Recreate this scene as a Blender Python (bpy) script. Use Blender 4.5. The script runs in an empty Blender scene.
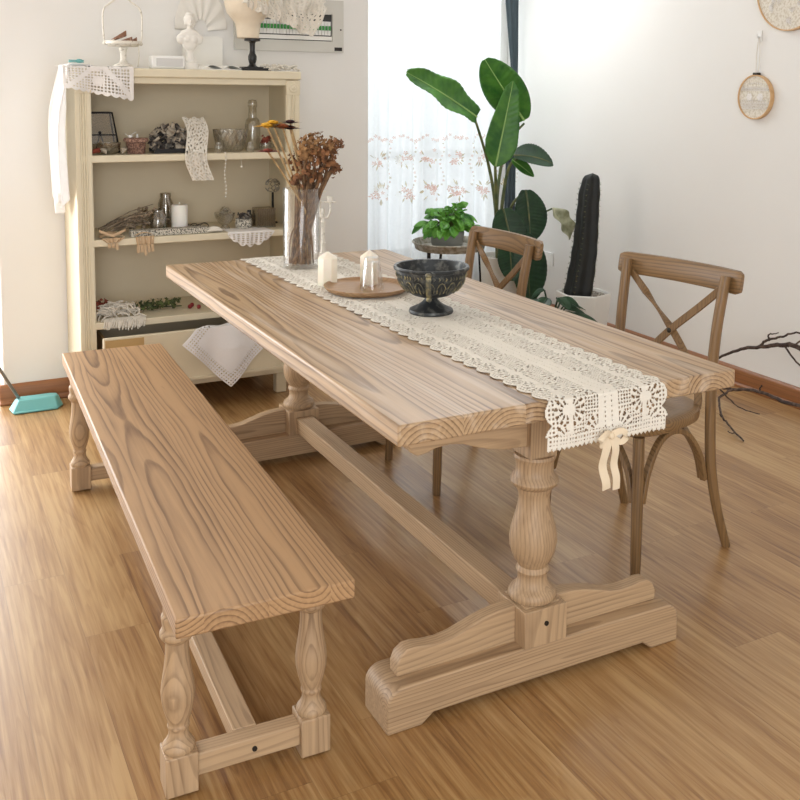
import bpy, bmesh, math, random
from mathutils import Vector, Matrix
from math import sin, cos, pi, sqrt, floor, atan2, hypot
random.seed(7)
SC = bpy.context.scene
COL = SC.collection

# ------------------------------------------------------------------ helpers
def lin(c):
    return tuple((x / 255 / 12.92) if x / 255 <= .04045 else ((x / 255 + .055) / 1.055) ** 2.4 for x in c) + (1.0,)

OFF = {}
class MB:
    def __init__(s): s.v = []; s.f = []
    def add(s, vs, fs, M=None):
        o = len(s.v)
        for p in vs:
            p = Vector(p)
            s.v.append(tuple(M @ p if M else p))
        s.f += [tuple(i + o for i in q) for q in fs]
        return s
    def box(s, x0, x1, y0, y1, z0, z1, M=None):
        vs = [(x0,y0,z0),(x1,y0,z0),(x1,y1,z0),(x0,y1,z0),(x0,y0,z1),(x1,y0,z1),(x1,y1,z1),(x0,y1,z1)]
        return s.add(vs, [(3,2,1,0),(4,5,6,7),(0,1,5,4),(1,2,6,5),(2,3,7,6),(3,0,4,7)], M)
    def lathe(s, prof, seg=32, M=None, cap=True):
        vs = []; fs = []; n = len(prof)
        for r, z in prof:
            for k in range(seg):
                a = 2*pi*k/seg; vs.append((r*cos(a), r*sin(a), z))
        for i in range(n-1):
            for k in range(seg):
                k2 = (k+1) % seg
                fs.append((i*seg+k, i*seg+k2, (i+1)*seg+k2, (i+1)*seg+k))
        if cap:
            if prof[0][0] > 1e-5: fs.append(tuple(reversed(range(seg))))
            if prof[-1][0] > 1e-5: fs.append(tuple((n-1)*seg+k for k in range(seg)))
        return s.add(vs, fs, M)
    def tube(s, pts, r, seg=10, flat=None, M=None):
        pts = [Vector(p) for p in pts]; n = len(pts)
        rs = r if isinstance(r, (list, tuple)) else [r]*n
        vs = []; fs = []; up = None
        for i, p in enumerate(pts):
            t = (pts[min(i+1, n-1)] - pts[max(i-1, 0)]).normalized()
            if up is None:
                up = Vector((0,0,1)) if abs(t.z) < .9 else Vector((0,1,0))
                if flat: up = Vector(flat[1])
            a = (up - t*up.dot(t)).normalized(); b = t.cross(a); up = a
            ra, rb = rs[i], rs[i]
            if flat: rb = rs[i]*flat[0]
            for k in range(seg):
                an = 2*pi*k/seg
                vs.append(tuple(p + a*cos(an)*ra + b*sin(an)*rb))
        for i in range(n-1):
            for k in range(seg):
                k2 = (k+1) % seg
                fs.append((i*seg+k, (i+1)*seg+k, (i+1)*seg+k2, i*seg+k2))
        fs.append(tuple(range(seg))); fs.append(tuple((n-1)*seg+k for k in reversed(range(seg))))
        return s.add(vs, fs, M)
    def bar(s, pts, w, t, side, M=None):
        # rectangular section swept along pts; w along 'side', t across
        pts = [Vector(p) for p in pts]; n = len(pts); side = Vector(side).normalized()
        vs = []; fs = []
        for i, p in enumerate(pts):
            d = (pts[min(i+1, n-1)] - pts[max(i-1, 0)]).normalized()
            a = (side - d*side.dot(d)).normalized(); b = d.cross(a)
            for sa, sb in ((-1,-1),(1,-1),(1,1),(-1,1)):
                vs.append(tuple(p + a*sa*w/2 + b*sb*t/2))
        for i in range(n-1):
            for k in range(4):
                k2 = (k+1) % 4
                fs.append((i*4+k, i*4+k2, (i+1)*4+k2, (i+1)*4+k))
        fs.append((3,2,1,0)); fs.append(tuple((n-1)*4+k for k in range(4)))
        return s.add(vs, fs, M)
    def prism(s, poly, t0, t1, plane='xz', M=None):
        n = len(poly)
        def P(a, b, t): return {'xz': (a,t,b), 'xy': (a,b,t), 'yz': (t,a,b)}[plane]
        vs = [P(a,b,t0) for a,b in poly] + [P(a,b,t1) for a,b in poly]
        fs = [tuple(range(n)), tuple(reversed(range(n, 2*n)))]
        for i in range(n):
            j = (i+1) % n
            fs.append((i, i+n, j+n, j))
        return s.add(vs, fs, M)
    def sheet(s, fn, nu, nv, keep=None, M=None):
        vs = [fn(i/nu, j/nv) for j in range(nv+1) for i in range(nu+1)]
        fs = []
        for j in range(nv):
            for i in range(nu):
                if keep is None or keep((i+.5)/nu, (j+.5)/nv):
                    a = j*(nu+1)+i
                    fs.append((a, a+1, a+nu+2, a+nu+1))
        used = sorted({i for f in fs for i in f}); mp = {o:k for k,o in enumerate(used)}
        return s.add([vs[i] for i in used], [tuple(mp[i] for i in f) for f in fs], M)
    def ball(s, c, r, seg=14, rings=8, M=None):
        r = r if isinstance(r, (list, tuple)) else (r, r, r)
        vs = [(c[0], c[1], c[2]-r[2])]; fs = []
        for i in range(1, rings):
            th = pi*i/rings
            for k in range(seg):
                a = 2*pi*k/seg
                vs.append((c[0]+r[0]*sin(th)*cos(a), c[1]+r[1]*sin(th)*sin(a), c[2]-r[2]*cos(th)))
        vs.append((c[0], c[1], c[2]+r[2])); L = len(vs)-1
        for k in range(seg):
            k2 = (k+1) % seg
            fs.append((0, 1+k2, 1+k)); fs.append((L, L-seg+k, L-seg+k2))
            for i in range(rings-2):
                fs.append((1+i*seg+k, 1+i*seg+k2, 1+(i+1)*seg+k2, 1+(i+1)*seg+k))
        return s.add(vs, fs, M)
    def build(s, name, mat, parent=None, loc=(0,0,0), bevel=0, solid=0, sharp=40, rz=0, sub=0, remesh=0):
        me = bpy.data.meshes.new(name); me.from_pydata(s.v, [], s.f); me.validate(); me.update()
        bm = bmesh.new(); bm.from_mesh(me)
        if not solid: bmesh.ops.recalc_face_normals(bm, faces=bm.faces)
        bm.to_mesh(me); bm.free()
        me.shade_smooth(); me.set_sharp_from_angle(angle=math.radians(sharp))
        o = bpy.data.objects.new(name, me); COL.objects.link(o)
        me.materials.append(mat)
        cs = [c for c in zip(*s.v)]; ctr = Vector([(min(c)+max(c))/2 for c in cs])
        if parent is None: ctr.z = min(cs[2])
        me.transform(Matrix.Translation(-ctr)); OFF[o.name] = ctr
        o.location = Vector(loc)+Matrix.Rotation(rz, 3, 'Z') @ ctr; o.rotation_euler = (0,0,rz)
        if parent: o.parent = parent; o.location -= OFF.get(parent.name, Vector((0,0,0)))
        if solid:
            m = o.modifiers.new('thickness', 'SOLIDIFY'); m.thickness = solid; m.offset = 0
        if remesh:
            m = o.modifiers.new('remesh', 'REMESH'); m.mode = 'VOXEL'; m.voxel_size = remesh; m.use_smooth_shade = True
        if bevel:
            m = o.modifiers.new('bevel', 'BEVEL'); m.width = bevel; m.segments = 2; m.limit_method = 'ANGLE'; m.angle_limit = math.radians(40)
        if sub:
            m = o.modifiers.new('sub', 'SUBSURF'); m.levels = sub; m.render_levels = sub
        return o

def tag(o, label, cat, group=None):
    o['label'] = label; o['category'] = cat
    if group: o['group'] = group
    return o
def thing(name, label, cat, loc=(0,0,0), rz=0, group=None):
    o = bpy.data.objects.new(name, None); COL.objects.link(o); o.empty_display_size = .05
    o.location = loc; o.rotation_euler = (0,0,rz)
    return tag(o, label, cat, group)
def struct(o): o['kind'] = 'structure'; return o
def dup(root, loc, rz, label, group=None):
    r = root.copy(); COL.objects.link(r); r.location = loc; r.rotation_euler = (0,0,rz)
    r['label'] = label
    if group: r['group'] = group
    for ch in list(root.children):
        c = ch.copy(); COL.objects.link(c); c.parent = r
        for g in list(ch.children):
            d = g.copy(); COL.objects.link(d); d.parent = c
    return r
def rot(axis, deg, c=(0,0,0)):
    return Matrix.Translation(c) @ Matrix.Rotation(math.radians(deg), 4, axis) @ Matrix.Translation([-x for x in c])
def smooth_path(pts, n=6):
    P = [Vector(p) for p in pts]; out = []
    for i in range(len(P)-1):
        p0 = P[max(i-1,0)]; p1 = P[i]; p2 = P[i+1]; p3 = P[min(i+2, len(P)-1)]
        for k in range(n):
            t = k/n
            out.append(.5*((2*p1) + (p2-p0)*t + (2*p0-5*p1+4*p2-p3)*t*t + (3*p1-p0-3*p2+p3)*t**3))
    out.append(P[-1]); return out
def lerp(a, b, t): return a+(b-a)*t
def interp(xs, ys, x):
    if x <= xs[0]: return ys[0]
    for i in range(len(xs)-1):
        if x <= xs[i+1]: return lerp(ys[i], ys[i+1], (x-xs[i])/(xs[i+1]-xs[i]))
    return ys[-1]

# ------------------------------------------------------------------ materials
class NG:
    def __init__(s, name):
        s.mat = bpy.data.materials.new(name); s.mat.use_nodes = True; s.nt = s.mat.node_tree
        s.nt.nodes.clear(); s.out = s.nt.nodes.new('ShaderNodeOutputMaterial')
    def n(s, t, **kw):
        x = s.nt.nodes.new('ShaderNode'+t)
        for k, v in kw.items(): setattr(x, k, v)
        return x
    def set(s, sock, v):
        if isinstance(v, bpy.types.NodeSocket): s.nt.links.new(v, sock)
        elif v is not None: sock.default_value = v
    def m(s, op, a, b=None, c=None, clamp=False):
        x = s.n('Math', operation=op, use_clamp=clamp)
        s.set(x.inputs[0], a)
        if b is not None: s.set(x.inputs[1], b)
        if c is not None: s.set(x.inputs[2], c)
        return x.outputs[0]
    def xyz(s, a, b, c):
        x = s.n('CombineXYZ'); s.set(x.inputs[0], a); s.set(x.inputs[1], b); s.set(x.inputs[2], c); return x.outputs[0]
    def noise(s, vec, scale=1, detail=2, rough=.5):
        x = s.n('TexNoise'); s.set(x.inputs['Vector'], vec); x.inputs['Scale'].default_value = scale
        x.inputs['Detail'].default_value = detail; x.inputs['Roughness'].default_value = rough
        return x
    def ramp(s, fac, stops):
        x = s.n('ValToRGB'); cr = x.color_ramp
        while len(cr.elements) < len(stops): cr.elements.new(.5)
        for e, (p, c) in zip(cr.elements, stops):
            e.position = p; e.color = c if len(c) == 4 else tuple(c)+(1,)
        s.set(x.inputs[0], fac); return x.outputs[0]
    def mix(s, fac, a, b, blend='MIX'):
        x = s.n('Mix', data_type='RGBA', blend_type=blend)
        s.set(x.inputs[0], fac); s.set(x.inputs[6], a); s.set(x.inputs[7], b); return x.outputs[2]
    def bsdf(s, color, rough=.5, metal=0, bump=None, bstr=.2, bdist=.002, **kw):
        p = s.n('BsdfPrincipled'); s.set(p.inputs['Base Color'], color); s.set(p.inputs['Roughness'], rough)
        s.set(p.inputs['Metallic'], metal)
        for k, v in kw.items(): s.set(p.inputs[k.replace('_', ' ')], v)
        if bump is not None:
            b = s.n('Bump'); b.inputs['Strength'].default_value = bstr; b.inputs['Distance'].default_value = bdist
            s.set(b.inputs['Height'], bump); s.nt.links.new(b.outputs[0], p.inputs['Normal'])
        s.nt.links.new(p.outputs[0], s.out.inputs[0]); return p

def wood(name, light, dark, axis='Y', board=None, freq=75, seed=0, rough=.55, contrast=.75, tint=.25, pale=None):
    g = NG(name); tc = g.n('TexCoord'); oi = g.n('ObjectInfo')
    sp = g.n('SeparateXYZ'); g.set(sp.inputs[0], tc.outputs['Object'])
    x, y, z = sp.outputs
    L, a, b = {'Y': (y, x, z), 'Z': (z, x, y), 'X': (x, z, y)}[axis]
    rnd = oi.outputs['Random']
    if board:
        idx = g.m('FLOOR', g.m('DIVIDE', a, board))
        lx = g.m('SUBTRACT', a, g.m('MULTIPLY', g.m('ADD', idx, .5), board))
        key = g.m('ADD', g.m('ADD', idx, seed), g.m('MULTIPLY', rnd, 0.0))
    else:
        lx = a; key = g.m('ADD', g.m('MULTIPLY', rnd, 37.0), seed)
    wn = g.n('TexWhiteNoise', noise_dimensions='1D'); g.set(wn.inputs['W'], key)
    sc = g.n('SeparateColor'); g.set(sc.inputs[0], wn.outputs['Color'])
    r1, r2, r3 = sc.outputs
    Lo = g.m('ADD', L, g.m('MULTIPLY', r1, 23.0))
    n1 = g.noise(g.xyz(g.m('MULTIPLY', a, 2.5), g.m('MULTIPLY', Lo, .65), g.m('MULTIPLY', b, 2.5)), 1, 1.0)
    s1 = g.n('SeparateColor'); g.set(s1.inputs[0], n1.outputs['Color'])
    n2 = g.noise(g.xyz(g.m('MULTIPLY', a, 16), g.m('MULTIPLY', Lo, 4), g.m('MULTIPLY', b, 16)), 1, 2)
    A = g.m('ADD', g.m('ADD', lx, g.m('MULTIPLY', g.m('SUBTRACT', r1, .5), .13)), g.m('MULTIPLY', g.m('SUBTRACT', s1.outputs[0], .5), .07))
    B = g.m('ADD', g.m('ADD', b, g.m('MULTIPLY', g.m('ADD', g.m('MULTIPLY', r2, .07), .035), g.m('SIGN', g.m('SUBTRACT', r3, .5)))), g.m('MULTIPLY', g.m('SUBTRACT', s1.outputs[1], .5), .10))
    r = g.m('SQRT', g.m('ADD', g.m('MULTIPLY', A, A), g.m('MULTIPLY', B, B)))
    r = g.m('ADD', r, g.m('MULTIPLY', g.m('SUBTRACT', n2.outputs[0], .5), .007))
    ring = g.m('FRACT', g.m('MULTIPLY', r, freq))
    late = g.ramp(ring, [(0, (.0,)*3), (.35, (.06,)*3), (.62, (.3,)*3), (.86, (1,)*3), (.95, (.75,)*3), (1, (.0,)*3)])
    fib = g.noise(g.xyz(g.m('MULTIPLY', a, 130), g.m('MULTIPLY', Lo, 3.5), g.m('MULTIPLY', b, 130)), 1, 3)
    mod = g.noise(g.xyz(g.m('MULTIPLY', a, 7), g.m('MULTIPLY', Lo, 1.7), g.m('MULTIPLY', b, 7)), 1, 2)
    k = g.m('MULTIPLY', late, g.m('MULTIPLY', g.m('ADD', mod.outputs[0], .25), contrast))
    f = g.m('ADD', k, g.m('MULTIPLY', g.m('SUBTRACT', fib.outputs[0], .47), .75))
    f = g.m('ADD', f, g.m('MULTIPLY', g.m('SUBTRACT', r3, .35), tint), clamp=True)
    c = g.mix(f, lin(light), lin(dark))
    if pale:
        pn = g.noise(g.xyz(g.m('MULTIPLY', a, 30), g.m('MULTIPLY', Lo, 1.5), g.m('MULTIPLY', b, 30)), 1, 4)
        c = g.mix(g.ramp(pn.outputs[0], [(.5, (0,)*3), (.75, (.6,)*3)]), c, lin(pale))
    g.bsdf(c, rough, bump=g.m('SUBTRACT', 1, f), bstr=.12, bdist=.0006)
    return g.mat

def plain(name, c, rough=.5, metal=0, var=.06, scale=30, c2=None, thr=(.4,.6), bump=0, **kw):
    g = NG(name); tc = g.n('TexCoord'); nz = g.noise(tc.outputs['Object'], scale, 3)
    l = lin(c)
    if c2: col = g.mix(g.ramp(nz.outputs[0], [(thr[0], (0,)*3), (thr[1], (1,)*3)]), l, lin(c2))
    else:
        d = tuple(max(0, v*(1-var*2)) for v in l[:3])+(1,)
        col = g.mix(nz.outputs[0], l, d)
    g.bsdf(col, rough, metal, bump=nz.outputs[0] if bump else None, bstr=bump or .1, bdist=.003, **kw)
    return g.mat

def thin_glass(name, tint=(255,255,255), refl=.12, rough=.03, body=0.0, bodycol=(220,222,220)):
    g = NG(name); tr = g.n('BsdfTransparent'); tr.inputs[0].default_value = lin(tint)
    gl = g.n('BsdfGlossy'); gl.inputs['Roughness'].default_value = rough
    lw = g.n('LayerWeight'); lw.inputs['Blend'].default_value = .35
    f = g.m('MINIMUM', g.m('ADD', g.m('MULTIPLY', lw.outputs['Facing'], .55), refl*.4), .85)
    mx = g.n('MixShader'); g.set(mx.inputs[0], f); g.nt.links.new(tr.outputs[0], mx.inputs[1]); g.nt.links.new(gl.outputs[0], mx.inputs[2])
    res = mx.outputs[0]
    if body:
        df = g.n('BsdfDiffuse'); df.inputs[0].default_value = lin(bodycol)
        m2 = g.n('MixShader'); m2.inputs[0].default_value = body
        g.nt.links.new(res, m2.inputs[1]); g.nt.links.new(df.outputs[0], m2.inputs[2]); res = m2.outputs[0]
    g.nt.links.new(res, g.out.inputs[0]); return g.mat

def sheer(name, c, opaque=.5, trans=.5):
    g = NG(name); tr = g.n('BsdfTransparent'); df = g.n('BsdfDiffuse'); tl = g.n('BsdfTranslucent')
    tc = g.n('TexCoord'); nz = g.noise(tc.outputs['Object'], 60, 2)
    col = g.mix(nz.outputs[0], lin(c), lin(tuple(int(v*.96) for v in c)))
    g.set(df.inputs[0], col); g.set(tl.inputs[0], col)
    a = g.n('MixShader'); a.inputs[0].default_value = trans
    g.nt.links.new(df.outputs[0], a.inputs[1]); g.nt.links.new(tl.outputs[0], a.inputs[2])
    b = g.n('MixShader'); b.inputs[0].default_value = opaque
    g.nt.links.new(tr.outputs[0], b.inputs[1]); g.nt.links.new(a.outputs[0], b.inputs[2])
    g.nt.links.new(b.outputs[0], g.out.inputs[0]); return g.mat

def leafmat(name, c1, c2, rough=.4):
    g = NG(name); tc = g.n('TexCoord'); nz = g.noise(tc.outputs['Object'], 14, 3)
    col = g.mix(g.ramp(nz.outputs[0], [(.35, (0,)*3), (.7, (1,)*3)]), lin(c1), lin(c2))
    p = g.bsdf(col, rough)
    tl = g.n('BsdfTranslucent'); g.set(tl.inputs[0], col)
    mx = g.n('MixShader'); mx.inputs[0].default_value = .25
    g.nt.links.new(p.outputs[0], mx.inputs[1]); g.nt.links.new(tl.outputs[0], mx.inputs[2])
    g.nt.links.new(mx.outputs[0], g.out.inputs[0]); return g.mat

def floor_mat():
    g = NG('oak_laminate'); tc = g.n('TexCoord'); sp = g.n('SeparateXYZ'); g.set(sp.inputs[0], tc.outputs['Object'])
    x, y, z = sp.outputs; bw = .165; bl = 1.22
    ix = g.m('FLOOR', g.m('DIVIDE', x, bw)); fx = g.m('FRACT', g.m('DIVIDE', x, bw))
    w1 = g.n('TexWhiteNoise', noise_dimensions='1D'); g.set(w1.inputs['W'], ix)
    yy = g.m('ADD', g.m('DIVIDE', y, bl), g.m('MULTIPLY', w1.outputs['Value'], 7.3))
    iy = g.m('FLOOR', yy); fy = g.m('FRACT', yy)
    w2 = g.n('TexWhiteNoise', noise_dimensions='2D'); g.set(w2.inputs['Vector'], g.xyz(ix, iy, 0))
    sc = g.n('SeparateColor'); g.set(sc.inputs[0], w2.outputs['Color'])
    r1, r2, r3 = sc.outputs
    yo = g.m('ADD', y, g.m('MULTIPLY', r1, 19.0)); xo = g.m('ADD', x, g.m('MULTIPLY', r2, 11.0))
    n1 = g.noise(g.xyz(g.m('MULTIPLY', xo, 13), g.m('MULTIPLY', yo, .9), 0), 1, 2)
    wv = g.m('FRACT', g.m('MULTIPLY', n1.outputs[0], 9.0))
    fig = g.ramp(wv, [(0, (0,)*3), (.6, (.25,)*3), (.9, (.8,)*3), (1, (0,)*3)])
    st = g.noise(g.xyz(g.m('MULTIPLY', xo, 85), g.m('MULTIPLY', yo, 2.6), 0), 1, 4, .6)
    bl2 = g.noise(g.xyz(g.m('MULTIPLY', xo, 6), g.m('MULTIPLY', yo, .9), 0), 1, 2)
    f = g.m('ADD', g.m('MULTIPLY', fig, .16), g.m('MULTIPLY', g.m('SUBTRACT', st.outputs[0], .31), 1.15))
    f = g.m('ADD', f, g.m('MULTIPLY', g.m('SUBTRACT', bl2.outputs[0], .5), .7))
    f = g.m('ADD', f, g.m('MULTIPLY', g.m('SUBTRACT', r3, .5), .22), clamp=True)
    c = g.ramp(f, [(0, lin((184,149,102))), (.34, lin((156,117,71))), (.66, lin((116,77,42))), (1, lin((68,41,21)))])
    e = .006
    seam = g.m('MAXIMUM', g.m('LESS_THAN', fx, .009), g.m('LESS_THAN', fy, .0013))
    c = g.mix(g.m('MULTIPLY', seam, .3), c, lin((70,45,25)))
    rg = g.m('ADD', .30, g.m('MULTIPLY', st.outputs[0], .10))
    g.bsdf(c, rg, Specular_IOR_Level=.6, Coat_Weight=.2, Coat_Roughness=.22, bump=g.m('SUBTRACT', 1, g.m('MAXIMUM', seam, g.m('MULTIPLY', f, .3))), bstr=.12, bdist=.001)
    return g.mat

M = {}
M['floor'] = floor_mat()
M['wall'] = plain('wall_paint', (236,234,230), .8, var=.015, scale=4)
M['ceil'] = plain('ceiling_paint', (235,234,231), .85, var=.01, scale=3)
M['base'] = wood('baseboard_wood', (150,98,58), (96,56,30), 'Y', freq=40, rough=.4, contrast=.4)
M['basex'] = wood('baseboard_wood_across', (150,98,58), (96,56,30), 'X', freq=40, rough=.4, contrast=.4)
TL, TD = (184,154,119), (98,71,47)
M['top'] = wood('table_top_pine', TL, TD, 'Y', board=.155, freq=100, seed=3, rough=.42, contrast=.9, tint=.3, pale=(206,188,168))
M['bench'] = wood('bench_top_pine', (174,138,99), (92,62,38), 'Y', board=.125, freq=95, seed=11, rough=.5, contrast=.85, tint=.2)
M['py'] = wood('turned_pine_along', TL, TD, 'Y', freq=130, seed=5, rough=.55, contrast=.5)
M['px'] = wood('turned_pine_across', TL, TD, 'X', freq=130, seed=6, rough=.55, contrast=.5)
M['pz'] = wood('turned_pine_upright', TL, TD, 'Z', freq=130, seed=7, rough=.55, contrast=.5)
CL, CD = (132,101,64), (64,44,26)
M['cz'] = wood('chair_oak_upright', CL, CD, 'Z', freq=120, seed=2, rough=.45, contrast=.6)
M['cy'] = wood('chair_oak_across', CL, CD, 'Y', freq=90, seed=4, rough=.45, contrast=.8)
M['cream'] = plain('cream_paint', (226,215,188), .5, var=.05, scale=12)
M['creamback'] = plain('aged_cream_panel', (222,207,178), .7, var=.05, scale=5)
M['tanboard'] = plain('tan_board', (196,164,112), .7, var=.05)
M['lace'] = plain('ecru_lace_thread', (228,221,208), .9, var=.05, scale=200)
M['wlace'] = plain('white_lace_thread', (238,234,230), .9, var=.03, scale=200)
M['linen'] = plain('white_linen', (240,238,238), .9, var=.02, scale=90, bump=.1)
M['sheerw'] = sheer('white_voile', (250,248,246), .86, .3)
M['curtain'] = sheer('window_voile', (238,240,242), .84, .5)
M['pinkthread'] = sheer('pink_embroidery_thread', (240,200,184), .6, .55)
M['olivethread'] = sheer('olive_embroidery_thread', (206,190,150), .55, .55)
M['dgrey'] = plain('slate_drape', (62,74,80), .85, var=.1, scale=25)
M['glass'] = thin_glass('clear_glass')
M['pane'] = thin_glass('window_glass', (250,252,252), .05, .02)
M['cutglass'] = thin_glass('textured_glass', (240,238,231), .3, .08, .06, (214,208,196))
M['smoke'] = thin_glass('dusty_glass', (228,223,211), .3, .07, .05, (180,172,156))
M['wax'] = plain('ivory_wax', (240,232,214), .45, var=.02, Subsurface_Weight=.15)
M['waxw'] = plain('white_wax', (244,240,232), .45, var=.02, Subsurface_Weight=.15)
M['tray'] = wood('tray_wood', (172,138,102), (116,84,56), 'X', freq=60, rough=.5, contrast=.5)
M['urn'] = plain('blackened_metal', (50,52,53), .5, .45, c2=(124,124,118), thr=(.5,.8), scale=45, bump=.3)
M['urnorn'] = plain('worn_relief', (92,90,78), .55, .35, c2=(160,146,104), thr=(.45,.7), scale=60)
M['black'] = plain('black_lacquer', (20,17,16), .35, var=.1)
M['iron'] = plain('black_iron', (28,26,25), .5, .4, var=.1)
M['zinc'] = plain('galvanised_tin', (172,168,158), .5, .4, c2=(132,124,108), thr=(.42,.6), scale=40)
M['plaster'] = plain('white_plaster', (238,234,226), .75, var=.03)
M['white'] = plain('white_plastic', (240,239,236), .35, var=.01)
M['paper'] = plain('white_paper', (242,240,234), .8, var=.02)
M['cage'] = plain('chippy_white_metal', (228,222,210), .55, .1, c2=(150,138,120), thr=(.55,.75), scale=70)
M['teal'] = plain('teal_plastic', (112,180,180), .3, var=.03)
M['grey'] = plain('grey_tube', (140,142,142), .3, .6)
M['panelgrey'] = plain('panel_grey', (208,206,198), .4, var=.01)
M['green'] = plain('breaker_green', (60,150,70), .4)
M['dark'] = plain('dark_recess', (60,62,62), .6)
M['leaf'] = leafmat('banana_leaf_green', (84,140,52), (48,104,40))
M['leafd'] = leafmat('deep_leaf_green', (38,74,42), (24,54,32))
M['poth'] = leafmat('bright_leaf_green', (116,182,66), (52,122,44))
M['wilt'] = leafmat('wilted_leaf', (206,206,176), (104,110,72))
M['rib'] = plain('leaf_midrib', (150,186,104), .5)
M['stem'] = plain('leaf_stalk', (70,84,44), .5, c2=(110,110,60), thr=(.4,.6), scale=15)
M['cactus'] = plain('dark_cactus', (5,8,6), .6, c2=(14,18,13), thr=(.4,.7), scale=18)
M['soil'] = plain('pale_gravel', (205,198,188), .9, c2=(110,98,84), thr=(.4,.6), scale=120)
M['potw'] = plain('white_ceramic', (228,226,220), .35, var=.02)
M['potg'] = plain('grey_pottery', (150,152,146), .6, var=.1)
M['bark'] = plain('dry_bark', (58,44,38), .8, c2=(100,82,70), thr=(.45,.7), scale=40, bump=.3)
M['straw'] = plain('straw_stem', (190,160,114), .8, c2=(140,108,70), thr=(.4,.7), scale=30)
M['hyd'] = plain('dried_petal_brown', (152,104,66), .85, c2=(92,58,38), thr=(.4,.65), scale=22)
M['hydl'] = plain('dried_petal_tan', (164,124,80), .85, c2=(112,76,46), thr=(.4,.65), scale=22)
M['bstem'] = plain('brown_dry_stem', (134,102,70), .85, c2=(84,60,42), thr=(.4,.6), scale=40)
M['yel'] = plain('yellow_straw_petal', (222,172,44), .8, c2=(176,116,28), thr=(.45,.7), scale=60)
M['orng'] = plain('rust_straw_petal', (150,78,32), .8, c2=(80,34,24), thr=(.45,.7), scale=60)
M['maroon'] = plain('maroon_straw_petal', (58,20,24), .8, c2=(30,12,14), thr=(.45,.7), scale=60)
M['red'] = plain('dried_red_petal', (150,70,52), .85, c2=(96,44,34), thr=(.4,.65), scale=50)
M['berry'] = plain('red_berry', (140,30,34), .4)
M['moss'] = plain('dried_moss', (96,108,62), .9, c2=(58,66,42), thr=(.4,.6), scale=50)
M['wicker'] = plain('pinkish_wicker', (176,140,122), .85, c2=(110,80,68), thr=(.4,.6), scale=130, bump=.5)
M['potp'] = plain('dark_dried_leaf', (70,64,60), .85, c2=(150,142,130), thr=(.5,.7), scale=25)
M['potl'] = plain('pale_dried_leaf', (176,164,146), .85, c2=(110,98,86), thr=(.5,.7), scale=25)
M['twig'] = plain('grey_twig', (120,104,86), .85, c2=(160,144,122), thr=(.4,.7), scale=40)
M['beige'] = plain('beige_knit', (204,176,142), .9, var=.08, scale=150)
M['print'] = plain('printed_border', (206,200,186), .7, c2=(92,88,80), thr=(.5,.54), scale=170)
M['ribbon'] = plain('cream_ribbon', (226,208,180), .8, var=.04, scale=60)
M['hoopwood'] = wood('hoop_beech', (212,172,124), (170,126,84), 'Z', freq=80, rough=.5, contrast=.3)
M['hoopcloth'] = plain('hoop_linen', (228,222,210), .9, c2=(206,196,178), thr=(.45,.6), scale=90)
M['pine'] = plain('pine_cone', (130,92,70), .8, c2=(200,170,150), thr=(.5,.7), scale=50)
M['formcloth'] = plain('cream_form_cloth', (232,218,196), .9, var=.04, scale=70)
M['pearl'] = plain('pearl_bead', (232,226,214), .25)
M['metal'] = plain('dull_screw', (60,56,50), .45, .7)
# ------------------------------------------------------------------ the room
XR, YB, YW = 2.257, 3.017, 3.87       # right wall, back wall, wall of the window bay
XC, XL, ZC = .825, -.969, 2.72        # corner of the bay, left end of the back wall, ceiling
XF, YF = -3.6, -3.6
struct(MB().box(XF-.1, XR+.2, YF, YW+.35, -.1, 0).build('floor', M['floor']))
struct(MB().box(XF-.1, XR+.2, YF, YW+.35, ZC, ZC+.1).build('ceiling', M['ceil']))
struct(MB().box(XR, XR+.15, YF, YW+.35, 0, ZC).build('wall_right', M['wall']))
struct(MB().box(XL, XC, YB, YB+.16, 0, ZC).build('wall_back', M['wall'], bevel=.008))
struct(MB().box(XC-.16, XC, YB+.16, YW+.2, 0, ZC).build('wall_bay_side', M['wall']))
wb = MB().box(XC, XR, YW, YW+.2, 0, .35)
wb.box(XC, XR, YW, YW+.2, 2.5, ZC)
struct(wb.build('wall_bay', M['wall']))
# passage behind the left end of the back wall
struct(MB().box(XF, XF+.1, YF, YW+.35, 0, ZC).build('wall_left', M['wall']))
struct(MB().box(XF, XL+.15, YW+.2, YW+.3, 2.45, ZC).box(XF, XL+.15, YW+.2, YW+.3, 0, .08).build('wall_passage', M['wall']))
struct(MB().box(.4, XR, YF-.1, YF, 0, ZC).box(XF, .4, YF-.1, YF, 2.4, ZC).build('wall_front', M['wall']))
wn = thing('window_1', 'white framed bay window behind the sheer curtain', 'window'); del wn['category']; del wn['label']; struct(wn)
fr = MB()
for x in (XC+.03, 1.30, 1.62, XR-.03): fr.box(x-.03, x+.03, YW+.06, YW+.12, .35, 2.5)
for z in (.38, 1.02, 2.47): fr.box(XC, XR, YW+.065, YW+.115, z-.03, z+.03)
struct(fr.build('window_frame', M['white'], wn, bevel=.004))
struct(MB().box(XC+.02, XR-.02, YW+.085, YW+.091, .4, 2.46).build('window_pane', M['pane'], wn))
struct(MB().box(XC, XR, YW-.02, YW+.06, .33, .355).build('window_sill', M['white'], wn, bevel=.004))
bp = [(0,0),(.03,0),(.03,.012),(.018,.02),(.018,.075),(.012,.086),(0,.092)]
struct(MB().prism([(XR-a, b) for a, b in bp], YF, YW, 'xz').build('baseboard_right', M['base']))
struct(MB().prism([(YB-a, b) for a, b in bp], XL-.018, XC, 'yz').build('baseboard_back', M['basex'], bevel=.004))

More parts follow.
